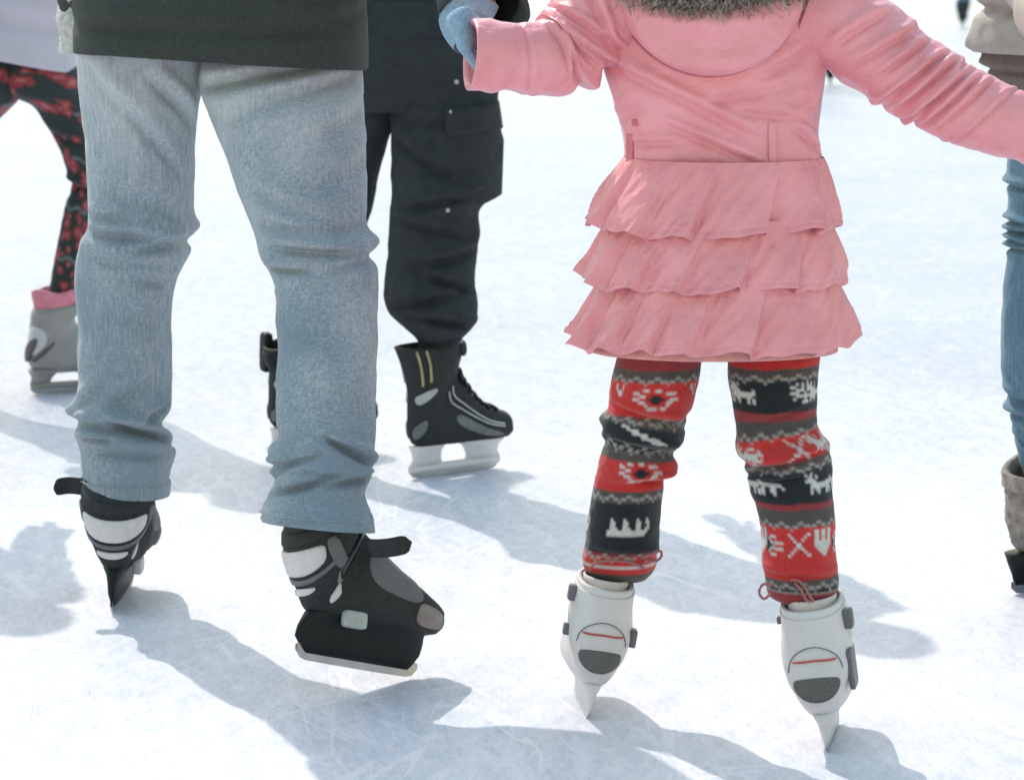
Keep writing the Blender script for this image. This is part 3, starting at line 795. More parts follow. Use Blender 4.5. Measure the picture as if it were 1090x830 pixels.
# left leg
FS = 1.2
gL = [(330, 664, 752), (378, 658, 746), (400, 652, 743), (418, 649, 740), (434, 648, 736), (442, 643, 730), (450, 640, 729), (462, 640, 729), (470, 644, 727), (477, 642, 719), (485, 639, 717), (494, 637, 721), (502, 636, 719), (509, 634, 707),
      (522, 631, 706), (540, 628, 704), (560, 625, 702), (578, 623, 701), (590, 620, 699), (600, 621, 698), (609, 626, 694), (615, 634, 689)]
fL = [(.1, 440, 10, 4.0, 3, 1.3), (.2, 473, 8, 3.5, 3, 1.2), (.7, 508, 3, 4.0, 2.6, .7), (-.4, 512, -2, 1.5, 4, .6), (.2, 585, 4, 2.0, 3, 1.3), (-2.5, 455, 0, 4, 4, 1)]
cL = chart([(0, 387, DRD), (387, 400, GRY), (400, 436, RED), (436, 447, GRY), (447, 475, BLK), (475, 482, GRY), (482, 515, RED), (515, 526, GRY), (526, 580, BLK), (580, 584, DRD), (584, 600, RED), (600, 640, GRY)],  # top dark red rows: shade under the coat put into the knit colour
           [('zig', 396, 0, 0), ('oval', 408, 0, 0), ('yy', 404, 15, 0), ('zig', 440, 0, 0), ('dash', 448, -1, 0), ('zig', 471, 0, 0), ('oval', 484, 0, 0), ('zig', 519, 0, 0), ('comb', 543, 1, 0), ('zig', 580, 0, 0), ('line', 593, 0, WHT)], 330)
knit_leg(gL, gyl, fL, cL, lambda y, th: 9 * math.sin(th) * math.exp(-((y - 460) / 22) ** 2), 'patterned_leggings', girl, seed=3)
gR = [(330, 772, 866), (376, 776, 872), (400, 775, 871), (425, 779, 869), (440, 782, 868), (452, 784, 870), (464, 784, 876), (474, 783, 882), (484, 786, 884), (490, 794, 884), (500, 795, 885), (512, 797, 885), (524, 799, 885),
      (540, 806, 888), (560, 810, 889), (580, 811, 889), (600, 812, 891), (612, 814, 892), (626, 817, 892), (634, 820, 890), (640, 830, 887)]
fR = [(-.2, 440, -12, 2.0, 3, .9), (-.2, 488, -12, 4.2, 3, 1.3), (.3, 462, -10, 3.0, 3, 1.0), (-.3, 505, -7, 2.2, 3, 1.0), (.1, 607, 1, 2, 3, 1.3), (2.5, 480, 0, 4, 4, 1)]
cR = chart([(0, 385, RED), (385, 397, GRY), (397, 431, BLK), (431, 440, DRD), (440, 455, GRY), (455, 484, RED), (484, 494, GRY), (494, 527, BLK), (527, 534, DRD), (534, 551, GRY), (551, 606, RED), (606, 616, GRY), (616, 622, BLK), (622, 640, DRD)],
           [('zig', 391, 0, 0), ('deer', 402, -13, 0), ('flake', 402, 9, 0), ('zig', 451, 0, 0), ('ee', 462, -11, 0), ('ex', 460, 4, 0), ('deer', 460, 14, 0), ('zig', 487, 0, 0), ('tt', 508, -9, 0), ('deer', 498, 10, 0), ('zig', 546, 0, 0),
            ('ee', 562, -11, 0), ('ex', 558, -1, 0), ('tulip', 556, 9, 0), ('zig', 611, 0, 0), ('line', 620, 0, LGR)], 330)
knit_leg(gR, gyr, fR, cR, lambda y, th: -10 * math.sin(th) * math.exp(-((y - 472) / 26) ** 2), 'patterned_leggings', girl, seed=4)

# coat bodice
FS = 1.7
Cst = [(-64, 716, 800), (-52, 690, 830), (-38, 664, 862), (-20, 648, 882), (10, 641, 888), (40, 639, 885), (70, 640, 880), (95, 648, 877), (115, 655, 875), (135, 661, 873), (152, 664, 873), (170, 665, 876)]
Cf = [(-.25, 98, 62, -2.4, 6, .55), (-.25, 112, 62, 2.2, 5, .5), (-.15, 140, 46, -2.0, 5, .5), (-.12, 152, 46, 2.0, 4, .45), (.35, 95, -22, 1.6, 5, .5), (.5, 120, 12, 1.5, 4, .35), (1.05, 150, 48, 2.2, 4, .35), (-.75, 150, -4, 1.6, 3, .3), (-1.1, 120, -30, 2, 5, .3),
      (.7, 60, -60, 2.2, 6, .4), (-1.0, 70, 60, 2.0, 6, .4)]
CR = .62
coat_rows = cloth_rows(Cst, GY, CR, 2.2, 150, Cf, 2.6, .016, 8, power=2.3)
coat = MB().grid(coat_rows, cap0=True).build('coat', 'pink', girl)
def csurf(px_, py_, off=0, st=Cst, ratio=CR, Y=None):
    """a point on the back of the coat seen at picture position"""
    Y = Y or GY
    ys = [s[0] for s in st]; xl = interp(ys, [s[1] for s in st], py_); xr = interp(ys, [s[2] for s in st], py_)
    hw = (xr - xl) / 2; t = max(-.97, min(.97, (px_ - (xl + xr) / 2) / hw)); s = S(Y, .9)
    p = 2.3
    cs = (1 - abs(t) ** p) ** (1 / p)
    return W(px_, py_, Y) + Vector((0, -(hw * ratio * cs + off) / s, 0))
# ruffle tiers
def ruffle(y0, y1, top, bot, pleats, amp, hemz, seed, m='pink', ratio=.72, under=True):
    """one gathered tier: knife pleats that deepen towards the hem, with an uneven hem line"""
    nseg = 420; nr = 60; rows = []
    s = S(GY, .75)
    P = sorted(pleats)
    def prof(th, t):
        th2 = th + .16 * t - .02
        # position between pleats
        Q = P + [P[0] + 2 * PI]
        x = th2
        while x < P[0]: x += 2 * PI
        while x >= P[0] + 2 * PI: x -= 2 * PI
        for k in range(len(P)):
            if Q[k] <= x < Q[k + 1]:
                ph = (x - Q[k]) / (Q[k + 1] - Q[k]); wk = Q[k + 1] - Q[k]
                break
        up = ph ** 1.2 if ph < .86 else (1 - (lambda q: q * q * (3 - 2 * q))((ph - .86) / .14)) * .86 ** 1.2 - .32 * math.sin(PI * (ph - .86) / .14)
        return (up - .45) * min(1.3, wk / .32), ph
    def pt(th, t, inset=0):
        xl = top[0] + (bot[0] - top[0]) * (t ** .9); xr = top[1] + (bot[1] - top[1]) * (t ** .9)
        hw = (xr - xl) / 2; cx = (xl + xr) / 2
        pr, ph = prof(th, t)
        d = amp * (t ** .8) * pr + amp * .35 * t * math.sin(th * 7 + seed) + 1.6 * noise.noise(Vector((math.sin(th) * 4, math.cos(th) * 4, t * 2.4 + seed))) * (t + .3) - inset
        yy = y0 + (y1 - y0) * t + t * t * (hemz * (-.9 * (pr)) + 2.2 * math.sin(th * 3 + seed * 1.7) + 2.0 * math.cos(th))
        d += 6.5 * t * noise.noise(Vector((th * 4, t * 1.2, seed))) + 1.6 * (1 - t) * noise.noise(Vector((th * 22 + 3 * t, t * 1.5, seed))) * min(1, t * 8)
        d += 2.6 * noise.noise(Vector((th * 11 + 5 * t, t * 2.2, seed + 5))) * (.3 + t)
        d -= 1.0 * math.exp(-((t - .915) / .014) ** 2)      # stitched hem
        yy += 4.5 * t * t * noise.noise(Vector((th * 6, 3, seed)))
        c = W(cx, yy, GY)
        return Vector((c.x + math.sin(th) * (hw + d) / s, GY - math.cos(th) * (hw * ratio + d) / s, c.z))
    for i in range(nr): rows.append([pt(-PI + 2 * PI * j / nseg, i / (nr - 1)) for j in range(nseg)])
    rows.append([pt(-PI + 2 * PI * j / nseg, 1, 1.2) - Vector((0, 0, .001)) for j in range(nseg)])
    rows.append([pt(-PI + 2 * PI * j / nseg, .97, 2.2) for j in range(nseg)])
    rows.append([pt(-PI + 2 * PI * j / nseg, .6, 5) for j in range(nseg)])
    rows.append([pt(-PI + 2 * PI * j / nseg, .25, 6) for j in range(nseg)])
    return MB().grid(rows).build('ruffle', m, girl)
def th_px(xs, cx, hw): return [math.asin(max(-.999, min(.999, (x - cx) / hw))) for x in xs]
back = lambda n, o: [PI / 2 + o + (PI - 2 * o) * k / n for k in range(n + 1)]
pl1 = th_px([640, 698, 752, 838, 880], 760, 138) + back(7, .15)
pl2 = th_px([650, 690, 742, 808, 862], 760, 146) + back(8, .12)
pl3 = th_px([628, 664, 706, 752, 820, 880], 758, 152) + back(8, .1)
# inner skirt carrying the tiers
MB().grid(cloth_rows([(178, 672, 868), (200, 664, 872), (250, 656, 876), (300, 646, 882), (350, 634, 888), (371, 624, 893)], GY, .66, 4, 90, (), 1.5, .02, 9, hem=(4, 60))).build('skirt_lining', 'pink_lining', girl)
ruffle(288, 361, (642, 886), (606, 909), pl3, 16, 9, 3.1)
ruffle(228, 296, (652, 880), (616, 903), pl2, 14, 8, 2.2)
ruffle(167, 239, (664, 876), (622, 895), pl1, 15, 6, 1.3)
# waist seam piping, tabs, button
MB().grid(cord([csurf(x, 168, .6) for x in range(668, 876, 8)], .0013)).build('waist_seam', 'pink_dark', girl)
def strip(x0, y0_, x1, y1_, wpx, off, m, name, root):
    rows = []
    for i in range(11):
        t = i / 10; x = x0 + (x1 - x0) * t; y = y0_ + (y1_ - y0_) * t
        row = []
        for (dx, o) in ((-1, -1.5), (-1, off), (-.75, off + .8), (.75, off + .8), (1, off), (1, -1.5)): row.append(csurf(x + dx * wpx, y, o))
        rows.append(row)
    return MB().grid(rows, closed=False).build(name, m, root)
strip(817, 126, 818, 175, 4.5, 1.6, 'pink', 'belt_loop', girl)
strip(669, 140, 669, 170, 3.5, 1.6, 'pink_dark', 'belt_loop', girl)
MB().grid(box_rows(csurf(674, 128, 1.5), .005, .003, .005)).build('button', 'pink_dark', girl)
# hood hanging on the back: a shallow bag with a sewn edge
rows = []; hc = (752, -8)
for i in range(26):
    a = PI * i / 25 - PI / 2       # left to right around the rim of the bag
    row = []
    for j in range(20):
        q = j / 19
        row.append(None)
    rows.append(row)
rows = []
nA = 80
prof = [(k / 16 * .93, 1 - .25 * (k / 16) ** 2) for k in range(17)] + [(.96, .68), (.985, .56), (1.0, .40), (1.0, .26), (.97, .14), (.93, .05), (.90, -.05)]
for (q, pk) in prof:
    row = []
    for j in range(nA):
        a = 2 * PI * j / nA
        rx = 97 * q; ry = (84 if math.sin(a) > 0 else 42) * q
        x = hc[0] + math.cos(a) * rx * (1 - .06 * math.sin(a)); y = hc[1] + math.sin(a) * ry
        puff = 40 * pk + (4.5 * noise.noise(Vector((x * .02, y * .035, 3))) - 5 * math.exp(-((y - 50 - .10 * (x - 790)) / 4) ** 2) * math.exp(-((x - 780) / 45) ** 2) + 4 * math.exp(-((y - 22 + .12 * abs(x - 752)) / 6) ** 2)) * max(0, min(1, pk * 2 - .6))
        row.append(csurf(x, y, puff))
    rows.append(row)
MB().grid(rows, cap0=True).build('hood', 'pink', girl)
MB().grid(cord([csurf(hc[0] + math.cos(a) * 98 * (1 - .06 * math.sin(a)), hc[1] + math.sin(a) * 85.5, .6) for a in [.10 + (PI - .2) * k / 40 for k in range(41)]], .0022)).build('hood_seam_shade', 'pink_dark', girl)  # dark seam cord, its colour adding shade beneath the hood edge
# fur edging: many fine tapering hairs
def fur(path, n, ln, m, name, root, spread=.012):
    v = []; f = []
    for k in range(n):
        t = rng.random() * (len(path) - 1); i = int(t); c = Vector(path[i]).lerp(Vector(path[i + 1]), t - i)
        c += Vector(rng.normal(0, spread, 3))
        d = Vector((rng.normal(0, .5), rng.normal(-.5, .5), rng.normal(-.55, .5))).normalized()
        L = ln * (.5 + rng.random()); sd = d.cross(Vector(rng.normal(0, 1, 3))).normalized() * .0011
        bend = Vector(rng.normal(0, .18, 3)) * L
        b = len(v); v += [c - sd, c + sd, c + d * L * .5 + sd * .7 + bend * .3, c + d * L * .5 - sd * .7 + bend * .3, c + d * L + bend]
        f += [(b, b + 1, b + 2, b + 3), (b + 3, b + 2, b + 4)]
    return obj(name, v, f, m, root, smooth=False)
fp = [csurf(650 + 205 * t, -29 + 19 * math.sin(PI * t) - 3 * math.cos(9 * t), 38) for t in [k / 20 for k in range(21)]]
MB().grid(tube(fp, [.016] * 21, 12, 2)).build('fur_backing', 'fur', girl)
fur(fp, 9500, .020, 'fur', 'fur_trim', girl)
# sleeves
def sleeve(pts, rad, folds_, nm, seed, m='pink', n=60, ns=56, flat=1.0):
    def disp(t, a):
        d = .0035 * noise.fractal(Vector((math.cos(a) * 1.3, math.sin(a) * 1.3, t * 9 + seed)), 1, 2, 3)
        for (t0, sl, amp, wid, a0, ln) in folds_:
            da = (a - a0 + PI) % (2 * PI) - PI
            u = t - (t0 + sl * da)
            e = math.exp(-(da / ln) ** 4)
            d += e * amp * 1.9 * (-math.exp(-(u / wid) ** 2) + .8 * math.exp(-((u + 2.2 * wid) / (1.5 * wid)) ** 2))
        return d
    rows = tube(pts, rad, ns, n / len(pts), disp=disp)
    c = sum(rows[-1], Vector()) / ns; c2 = sum(rows[-4], Vector()) / ns; c3 = sum(rows[-14], Vector()) / ns
    edge = rows[-1]
    rows.append([c + (c - c2) * .15 + (p - c) * .96 for p in edge]); rows.append([c + (p - c) * .90 for p in edge]); rows.append([c2 + (p - c) * .86 for p in edge]); rows.append([c3 + (p - c) * .82 for p in edge])
    return MB().grid(rows, cap0=True, cap1=True).build(nm, m, girl)
YS = GY - .02
lp = [W(668, -2, YS), W(640, 16, YS - .01), W(612, 44, YS - .02), (W(592, 58, YS - .03)), W(570, 62, YS - .05), W(548, 62, YS - .06), W(530, 60, YS - .068), W(515, 59, YS - .072), W(501, 58, YS - .076)]
SLf = [(.30, -.05, .0045, .016, PI, 1.2), (.38, -.07, .006, .014, PI + .3, 1.0), (.45, -.06, .0065, .014, PI - .2, .9), (.52, -.07, .0055, .014, PI + .4, .8), (.60, -.04, .005, .012, PI - .5, .7), (.72, -.02, .002, .010, PI, 1.4), (.36, 0, .007, .02, -1.5, .7), (.48, 0, .008, .02, -1.4, .7), (.22, .1, .005, .018, PI - .3, .7), (.56, .03, .003, .012, 1.8, .7)]
sl1 = sleeve(lp, [.085, .074, .066, .062, .056, .050, .053, .054, .0535], SLf, 'sleeve', 2, n=120)
rp = [W(858, 8, YS), W(890, 20, YS - .005), W(925, 47, YS - .01), W(960, 74, YS - .015), W(1000, 98, YS - .02), W(1035, 116, YS - .025), W(1065, 128, YS - .03), W(1100, 140, YS - .03), W(1128, 156, YS - .03)]
SRf = [(.20, .05, .004, .014, .3, .8), (.30, .06, .004, .012, .2, .9), (.38, .045, .0055, .010, .4, .8), (.44, .05, .006, .009, 0, 1.1), (.495, .045, .0065, .009, .1, 1.1), (.545, .05, .006, .009, -.1, 1.2), (.595, .045, .005, .009, 0, 1.1), (.645, .05, .004, .009, .2, 1.0), (.72, .05, .0025, .007, 0, 1.7), (.41, .02, .004, .012, -1.3, .6), (.52, .02, .005, .010, -1.3, .6), (.34, .03, .003, .01, 1.2, .5), (.57, .02, .003, .008, 1.2, .5)]
sl2 = sleeve(rp, [.076, .070, .069, .064, .062, .058, .054, .050, .047], SRf, 'sleeve', 6, n=170)
# armhole seams
def ring_cord(rows_pts, t, r, off, m, name, root):
    pass
full_body(girl, lc(gL, 345, gyl), lc(gL, 455, gyl), lc(gL, 598, gyl), lc(gR, 345, gyr), lc(gR, 465, gyr), lc(gR, 622, gyr),
          W(766, 290, GY), W(764, 60, GY), W(758, -62, GY), W(756, -135, GY),
          W(690, 0, YS), W(612, 48, YS - .03), W(562, 62, YS - .05), W(845, 8, YS), W(1000, 98, YS - .02), W(1118, 150, YS - .03), k=.80, hk=(.6, .8))
head_parts(girl, W(756, -140, GY), .92, hat='red_wool')
# skates
GML = frame((hl.x, hl.y, 0), -6, 0, 9.5, .80, (0, -.104, 0))
GMR = frame((hr.x, hr.y, 0), 12, 0, -8.5, .84, (0, -.104, 0))
kl = [(-1.45, 9.75, .014, .010), (-1.35, 7.7, .010, .007), (1.25, 7.9, .016, .007)]
kr = [(1.35, 9.7, .016, .011), (-1.4, 9.9, .006, .004), (1.40, 6.9, .034, .006)]
gbL, GBL = make_skate(girl, GML, 'girl', dict(boot='white_shell', holder='white_shell', knobs=kl, blade=(-.104, .118)))
gbR, GBR = make_skate(girl, GMR, 'girl', dict(boot='white_shell', holder='white_shell', knobs=kr, blade=(-.104, .118)))
# laces
def lace(root, Y, pts, r=.0022): return MB().grid(cord([W(x, y, Y - d) for (x, y, d) in pts], r, 8, 4), cap0=True, cap1=True).build('lace', 'lace', root)
yl = GYL - .055; yr = GYR - .055
lace(gbL, yl, [(628, 606, 0), (632, 600, .002), (645, 597, .006), (660, 597, .008), (676, 600, .006), (686, 605, 0)])
lace(gbL, yl, [(684, 592, 0), (694, 590, .01), (703, 586, .01), (704, 592, .01), (698, 597, .01), (690, 596, .0), (684, 600, 0)])
lace(gbR, yr, [(822, 622, 0), (812, 622, .01), (808, 630, .012), (813, 637, .01), (820, 632, .004)])
lace(gbR, yr, [(842, 617, 0), (850, 618, .006), (856, 624, .008), (862, 634, .010), (866, 640, .010)])
lace(gbR, yr, [(846, 620, .004), (853, 628, .008), (858, 638, .010), (862, 640, .010)])

# ================================================================== 3  PERSON IN BLACK CARGO TROUSERS
kr_ = G(484, 504); kl_ = G(337, 484)
KYR = kr_.y; KYL = kl_.y; KY = KYR + .02
blk = empty('person', (W(440, 500, KY).x, KY, 0), 'person in black cargo trousers and navy jacket on black hockey skates', 'person')
kyr = lambda y: lerp(KY, KYR - .05, (y - 100) / 250); kyl = lambda y: lerp(KY, KYL - .05, (y - 100) / 250)
FS = 1.7
kR = [(40, 402, 534), (70, 405, 533), (95, 411, 533), (120, 415, 533), (150, 417, 532), (180, 417, 530), (200, 416, 529), (212, 416, 521), (225, 415, 512), (250, 414, 511), (275, 411, 507), (300, 409, 506), (318, 410, 508), (335, 416, 508), (350, 432, 503), (362, 444, 492), (378, 446, 484)]
kRf = [(.3, 130, 5, 2, 5, 1.0), (.2, 210, -12, 3, 4, .9), (-.2, 240, 10, 2.5, 4, .9), (.3, 275, -12, 3, 5, .9), (.6, 300, 14, 4, 4, .7), (-.2, 318, -10, 3.5, 4, .9), (.4, 340, 8, 4, 4, 1), (.2, 362, -6, 3, 4, 1), (-.4, 170, 30, 2.5, 6, .8)]
kL = [(40, 330, 432), (70, 340, 430), (100, 350, 423), (130, 356, 418), (150, 358, 414), (180, 352, 406), (210, 338, 398), (240, 322, 390), (270, 306, 378), (300, 296, 364), (330, 294, 352), (350, 296, 346)]
mb = MB()
mb.grid(cloth_rows(kR, 0, .85, 2.6, 96, kRf, 2.6, .025, 11, Yf=kyr, hem=(4, 20)))
mb.grid(cloth_rows(kL, 0, .85, 3.0, 80, [(0, 260, 5, 3, 5, 1.2), (0, 310, -5, 3, 5, 1.2)], 2.4, .025, 12, Yf=kyl, hem=(4, 20)))
mb.grid(cloth_rows([(0, 352, 532), (50, 345, 532), (90, 352, 531), (118, 372, 500)], KY, .6, 5, 64, (), 1, .02, 3))
ktr = mb.build('cargo_trousers', 'black_cloth', blk)
# cargo pocket with flap and snaps
def slab(pts_px, Y, off, th, m, name, root, s_=470):
    """flat cloth panel with thickness from an outline on the leg"""
    n = len(pts_px); c = Vector((sum(p[0] for p in pts_px) / n, sum(p[1] for p in pts_px) / n))
    rows = []
    for (k, o) in ((.02, th), (.5, th), (.9, th * .95), (1.0, th * .6), (1.02, -th * 2)):
        rows.append([W(c.x + (p[0] - c.x) * k, c.y + (p[1] - c.y) * k, Y) + Vector((0, -(off(c.x + (p[0] - c.x) * k) + o), 0)) for p in pts_px])
    return MB().grid(rows, cap0=True).build(name, m, root)
def dense(pts, n=10):
    out = []
    for i in range(len(pts)):
        a, b = pts[i], pts[(i + 1) % len(pts)]
        for k in range(n): out.append((a[0] + (b[0] - a[0]) * k / n, a[1] + (b[1] - a[1]) * k / n))
    return out
roff = lambda x: .85 * math.sqrt(max(.02, 1 - ((x - 474) / 60) ** 2)) * 59 / 470
slab(dense([(477, 132), (530, 128), (536, 150), (534, 206), (514, 214), (480, 210)]), KY, roff, .014, 'black_cloth', 'cargo_pocket', blk)
slab(dense([(474, 112), (531, 108), (535, 136), (476, 142)]), KY, roff, .020, 'black_cloth', 'pocket_flap', blk)
for (x, y) in ((480, 115), (478, 218), (487, 84)):
    c = W(x, y, KY) + Vector((0, -roff(x) - .016, 0)); MB().grid(box_rows(c, .0045, .003, .0045)).build('snap', 'silver', blk)
kj = [(-250, 440, 500), (-235, 405, 530), (-210, 380, 552), (-150, 372, 556), (-60, 380, 548), (0, 384, 540), (40, 384, 536), (66, 386, 533, 1, -1)]
MB().grid(cloth_rows(kj, KY, .62, 4, 90, [(0, 30, 6, 2, 6, 1.2)], 2.5, .02, 13, hem=(4, 40)), cap0=True).build('jacket', 'navy', blk)
for sx, m_ in ((392, 1), (542, -1)):
    MB().grid(tube([W(sx, -205, KY), W(sx - 8 * m_, -120, KY + .05), W(sx + 5 * m_, -60, KY + .22), W(sx + 15 * m_, -40, KY + .36)], [.062, .06, .05, .045], 24, 8, disp=wr_sleeve(sx)), cap0=True, cap1=True).build('sleeve', 'navy', blk)
full_body(blk, lc(kL, 60, kyl), lc(kL, 230, kyl), lc(kL, 345, kyl), lc(kR, 60, kyr), lc(kR, 220, kyr), lc(kR, 372, kyr), W(455, 20, KY), W(465, -140, KY), W(468, -245, KY), W(468, -300, KY),
          W(415, -200, KY), W(385, -120, KY + .05), W(405, -40, KY + .34), W(520, -200, KY), W(549, -120, KY + .05), W(528, -40, KY + .34))
head_parts(blk, W(468, -308, KY), hat='navy')
KMR = frame((kr_.x, kr_.y, 0), 54, 0, 0, .93, (0, .012, 0)); KML = frame((kl_.x, kl_.y, 0), 62, 0, 4, .93, (0, .012, 0))
kb1, KB1 = make_skate(blk, KMR, 'hockey', dict(holder='holder_white', blade=(-.122, .142)))
kb2, KB2 = make_skate(blk, KML, 'hockey', dict(holder='holder_white', blade=(-.122, .142), buckle=.15, top=10.2))

# ================================================================== 4  CHILD IN PATTERNED LEGGINGS, LEFT EDGE
c1 = G(74, 417); c2 = G(-72, 432)
CY = c1.y
kid = empty('person', (W(5, 400, CY).x, CY, 0), 'child in flowered dark leggings and lavender jacket on grey skates', 'person')
def floral_chart():
    g = []
    blobs = [(rng.random() * 86, rng.random() * 90, .9 + rng.random() * 1.5) for _ in range(175)]
    DK = (.030, .042, .040); RD = (.36, .05, .06); PK = (.50, .16, .17); TL = (.17, .22, .22)
    for r in range(90):
        row = []
        for k in range(86):
            c = DK
            if (r + (k // 8) % 2) % 16 in (0,): c = TL
            for (bx, by, br) in blobs:
                dx = abs(bx - k); dx = min(dx, 86 - dx) * .42; dy = (by - r) * 1.25
                q = dx * dx + dy * dy
                if q < br * br * .2: c = PK
                elif q < br * br: c = RD
            row.append(c)
        g.append(row)
    return g, 10, 3.3
fc = floral_chart()
q1 = [(20, 4, 70), (50, 0, 76), (66, -1, 83), (84, 0, 88), (100, 8, 90), (112, 34, 92), (130, 48, 95), (150, 60, 97), (175, 70, 99), (195, 76, 99), (204, 76, 98), (214, 71, 98), (240, 65, 94), (270, 59, 89), (290, 56, 86), (312, 54, 84)]
q2 = [(20, -80, 20), (60, -78, 24), (90, -78, 26), (106, -80, 20), (118, -82, 8), (130, -84, -4), (150, -86, -16), (190, -88, -34), (240, -84, -42), (290, -84, -46), (320, -82, -48)]
knit_leg(q1, lambda y: CY, [(0, 200, 4, 3, 3, 1.5), (0, 150, 8, 1.5, 4, 1)], fc, lambda y, th: 4 * math.sin(th), 'flowered_leggings', kid, 'floral', 21, nz=1.4, ratio=.9)
knit_leg(q2, lambda y: CY, [(0, 200, 4, 3, 3, 1.5)], fc, lambda y, th: -4 * math.sin(th), 'flowered_leggings', kid, 'floral', 22, nz=1.4, ratio=.9)
MB().grid(cloth_rows([(-190, -14, 24), (-180, -40, 48), (-165, -62, 72), (-120, -76, 86), (-40, -76, 86), (20, -80, 84), (50, -82, 84), (60, -82, 84, 17, 0)], CY, .66, 4, 90, [(0, 20, 12, 3, 8, 1.4), (.3, -30, 10, 3, 8, 1.2)], 3, .02, 23, hem=(4, 30)), cap0=True).build('jacket', 'lav', kid)
for sx, m_ in ((-64, -1), (70, 1)):
    MB().grid(tube([W(sx, -160, CY), W(sx + 14 * m_, -100, CY - .02), W(sx + 12 * m_, -50, CY - .10), W(sx, -20, CY - .2)], [.055, .052, .045, .042], 24, 8, disp=wr_sleeve(sx)), cap0=True, cap1=True).build('sleeve', 'lav', kid)
full_body(kid, lc(q2, 60, lambda y: CY), lc(q2, 200, lambda y: CY), lc(q2, 305, lambda y: CY), lc(q1, 60, lambda y: CY), lc(q1, 200, lambda y: CY), lc(q1, 300, lambda y: CY),
          W(4, 40, CY), W(4, -100, CY), W(5, -185, CY), W(5, -232, CY), W(-50, -155, CY), W(-78, -100, CY - .02), W(-64, -22, CY - .19), W(56, -155, CY), W(84, -100, CY - .02), W(70, -22, CY - .19), k=.8, lk=.36, hk=(.4, .4))
head_parts(kid, W(5, -236, CY), .9, hat='lav')
def grey_skate(root, g, yaw, sc_):
    Mx = frame((g.x, g.y, 0), yaw, 0, 0, sc_, (0, .0, 0))
    b, B = make_skate(root, Mx, 'soft', dict(boot='grey_shell', holder='grey_shell', panels=False, strap='grey_shell'), full=False)
    return b, B, Mx
# plastic skate with an open arch above the runner
def arch_skate(root, g, yaw, k):
    Mx = frame((g.x, g.y, 0), yaw, 0, 0, k, (0, .01, 0)); B = BootSurf('shell', Mx)
    boot = MB().grid(B.shell(0, B.n - 1, 50, 52, lip=.006), cap0=True).build('ice_skate', 'grey_shell', root)
    blade_mesh(Mx, -.110, .125, .026).build('blade', 'steel', boot, smooth=False)
    mb = MB()
    mb.grid(holder_rows(Mx, [(.016, .008, .116, .006, 4), (.024, .008, .120, .010, 4), (.034, .008, .118, .010, 4)]), cap0=True, cap1=True)
    mb.grid(holder_rows(Mx, [(.030, -.082, .030, .010, 3), (.050, -.074, .032, .016, 3), (.066, -.070, .044, .034, 3), (.076, -.068, .046, .046, 3)]), cap0=True, cap1=True)
    mb.grid(holder_rows(Mx, [(.030, .088, .030, .010, 3), (.050, .080, .034, .016, 3), (.066, .076, .050, .034, 3), (.076, .072, .056, .046, 3)]), cap0=True, cap1=True)
    mb.build('blade_holder', 'grey_shell', boot)
    MB().grid(B.shell(8.0, 10.7, 24, 52, .004, .004)).build('cuff', 'grey_shell', boot)
    MB().grid(B.patch(.55, 8.6, .55, 1.0, .008, 2.4, skew=-.2), cap0=True).build('ankle_guard', 'pale_shell', boot)
    MB().grid(B.patch(.35, 8.0, .38, .75, .012, 2.0, skew=.25), cap0=True).build('heel_pad', 'grey_pad', boot)
    MB().grid(B.patch(1.0, 7.2, .5, .18, .006, 3), cap0=True).build('heel_pad', 'grey_pad', boot)
    rows = []
    for (z, q) in ((.24, .95), (.275, 1.0), (.300, 1.08), (.315, 1.1), (.318, .95), (.29, .85)):
        rows.append([Mx @ Vector((math.sin(a) * .054 * q, -.028 - math.cos(a) * .066 * q, z + .006 * math.sin(3 * a))) for a in [2 * PI * j / 40 for j in range(40)]])
    MB().grid(rows).build('liner', 'pink_sock', boot)
arch_skate(kid, c1, 68, .86); arch_skate(kid, c2, 40, .86)

# ================================================================== 5  WOMAN AT THE RIGHT EDGE
w1 = G(1128, 626); w2 = G(1262, 650)
WY = w1.y
wom = empty('person', (W(1200, 600, WY).x, WY, 0), 'person in blue jeans, beige jacket and tan fleecy boots at the right edge', 'person')
v1 = [(60, 1080, 1196), (110, 1076, 1192), (175, 1073, 1188), (196, 1072, 1186), (215, 1073, 1185), (240, 1072, 1184), (270, 1072, 1182), (300, 1069, 1180), (340, 1066, 1177), (380, 1066, 1175), (410, 1069, 1172), (428, 1074, 1171), (437, 1072, 1171), (446, 1077, 1169), (470, 1081, 1165), (492, 1085, 1160), (510, 1092, 1156)]
v1f = [(-1.3, 198, 3, 3, 2.5, .8), (-1.3, 236, 2, 3.5, 2.2, .8), (-1.3, 246, -2, 3, 2.0, .8), (-1.3, 256, 3, 3.5, 2.2, .8), (-1.3, 264, -1, 3, 2.2, .8), (-1.2, 440, 3, 4, 3, .9), (0, 430, 6, 4, 4, 1.5), (0, 250, 3, 4, 4, 1.2), (-.9, 470, 8, 3, 3, .7)]
v2 = [(60, 1186, 1302), (175, 1192, 1306), (300, 1202, 1312), (410, 1212, 1310), (470, 1220, 1306), (520, 1226, 1300)]
mb = MB()
mb.grid(cloth_rows(v1, 0, .9, 2.4, 110, v1f, 2.0, .03, 31, Yf=lambda y: WY, hem=(5, 30)))
mb.grid(cloth_rows(v2, 0, .9, 4, 80, [(0, 250, 3, 4, 4, 1.2), (0, 440, 6, 4, 4, 1.5)], 2.0, .03, 32, Yf=lambda y: WY, hem=(5, 30)))
mb.grid(cloth_rows([(-20, 1084, 1300), (40, 1080, 1303), (80, 1084, 1300), (105, 1130, 1250)], WY, .6, 5, 64, (), 1, .02, 3))
mb.build('jeans', 'jeans_blue', wom)
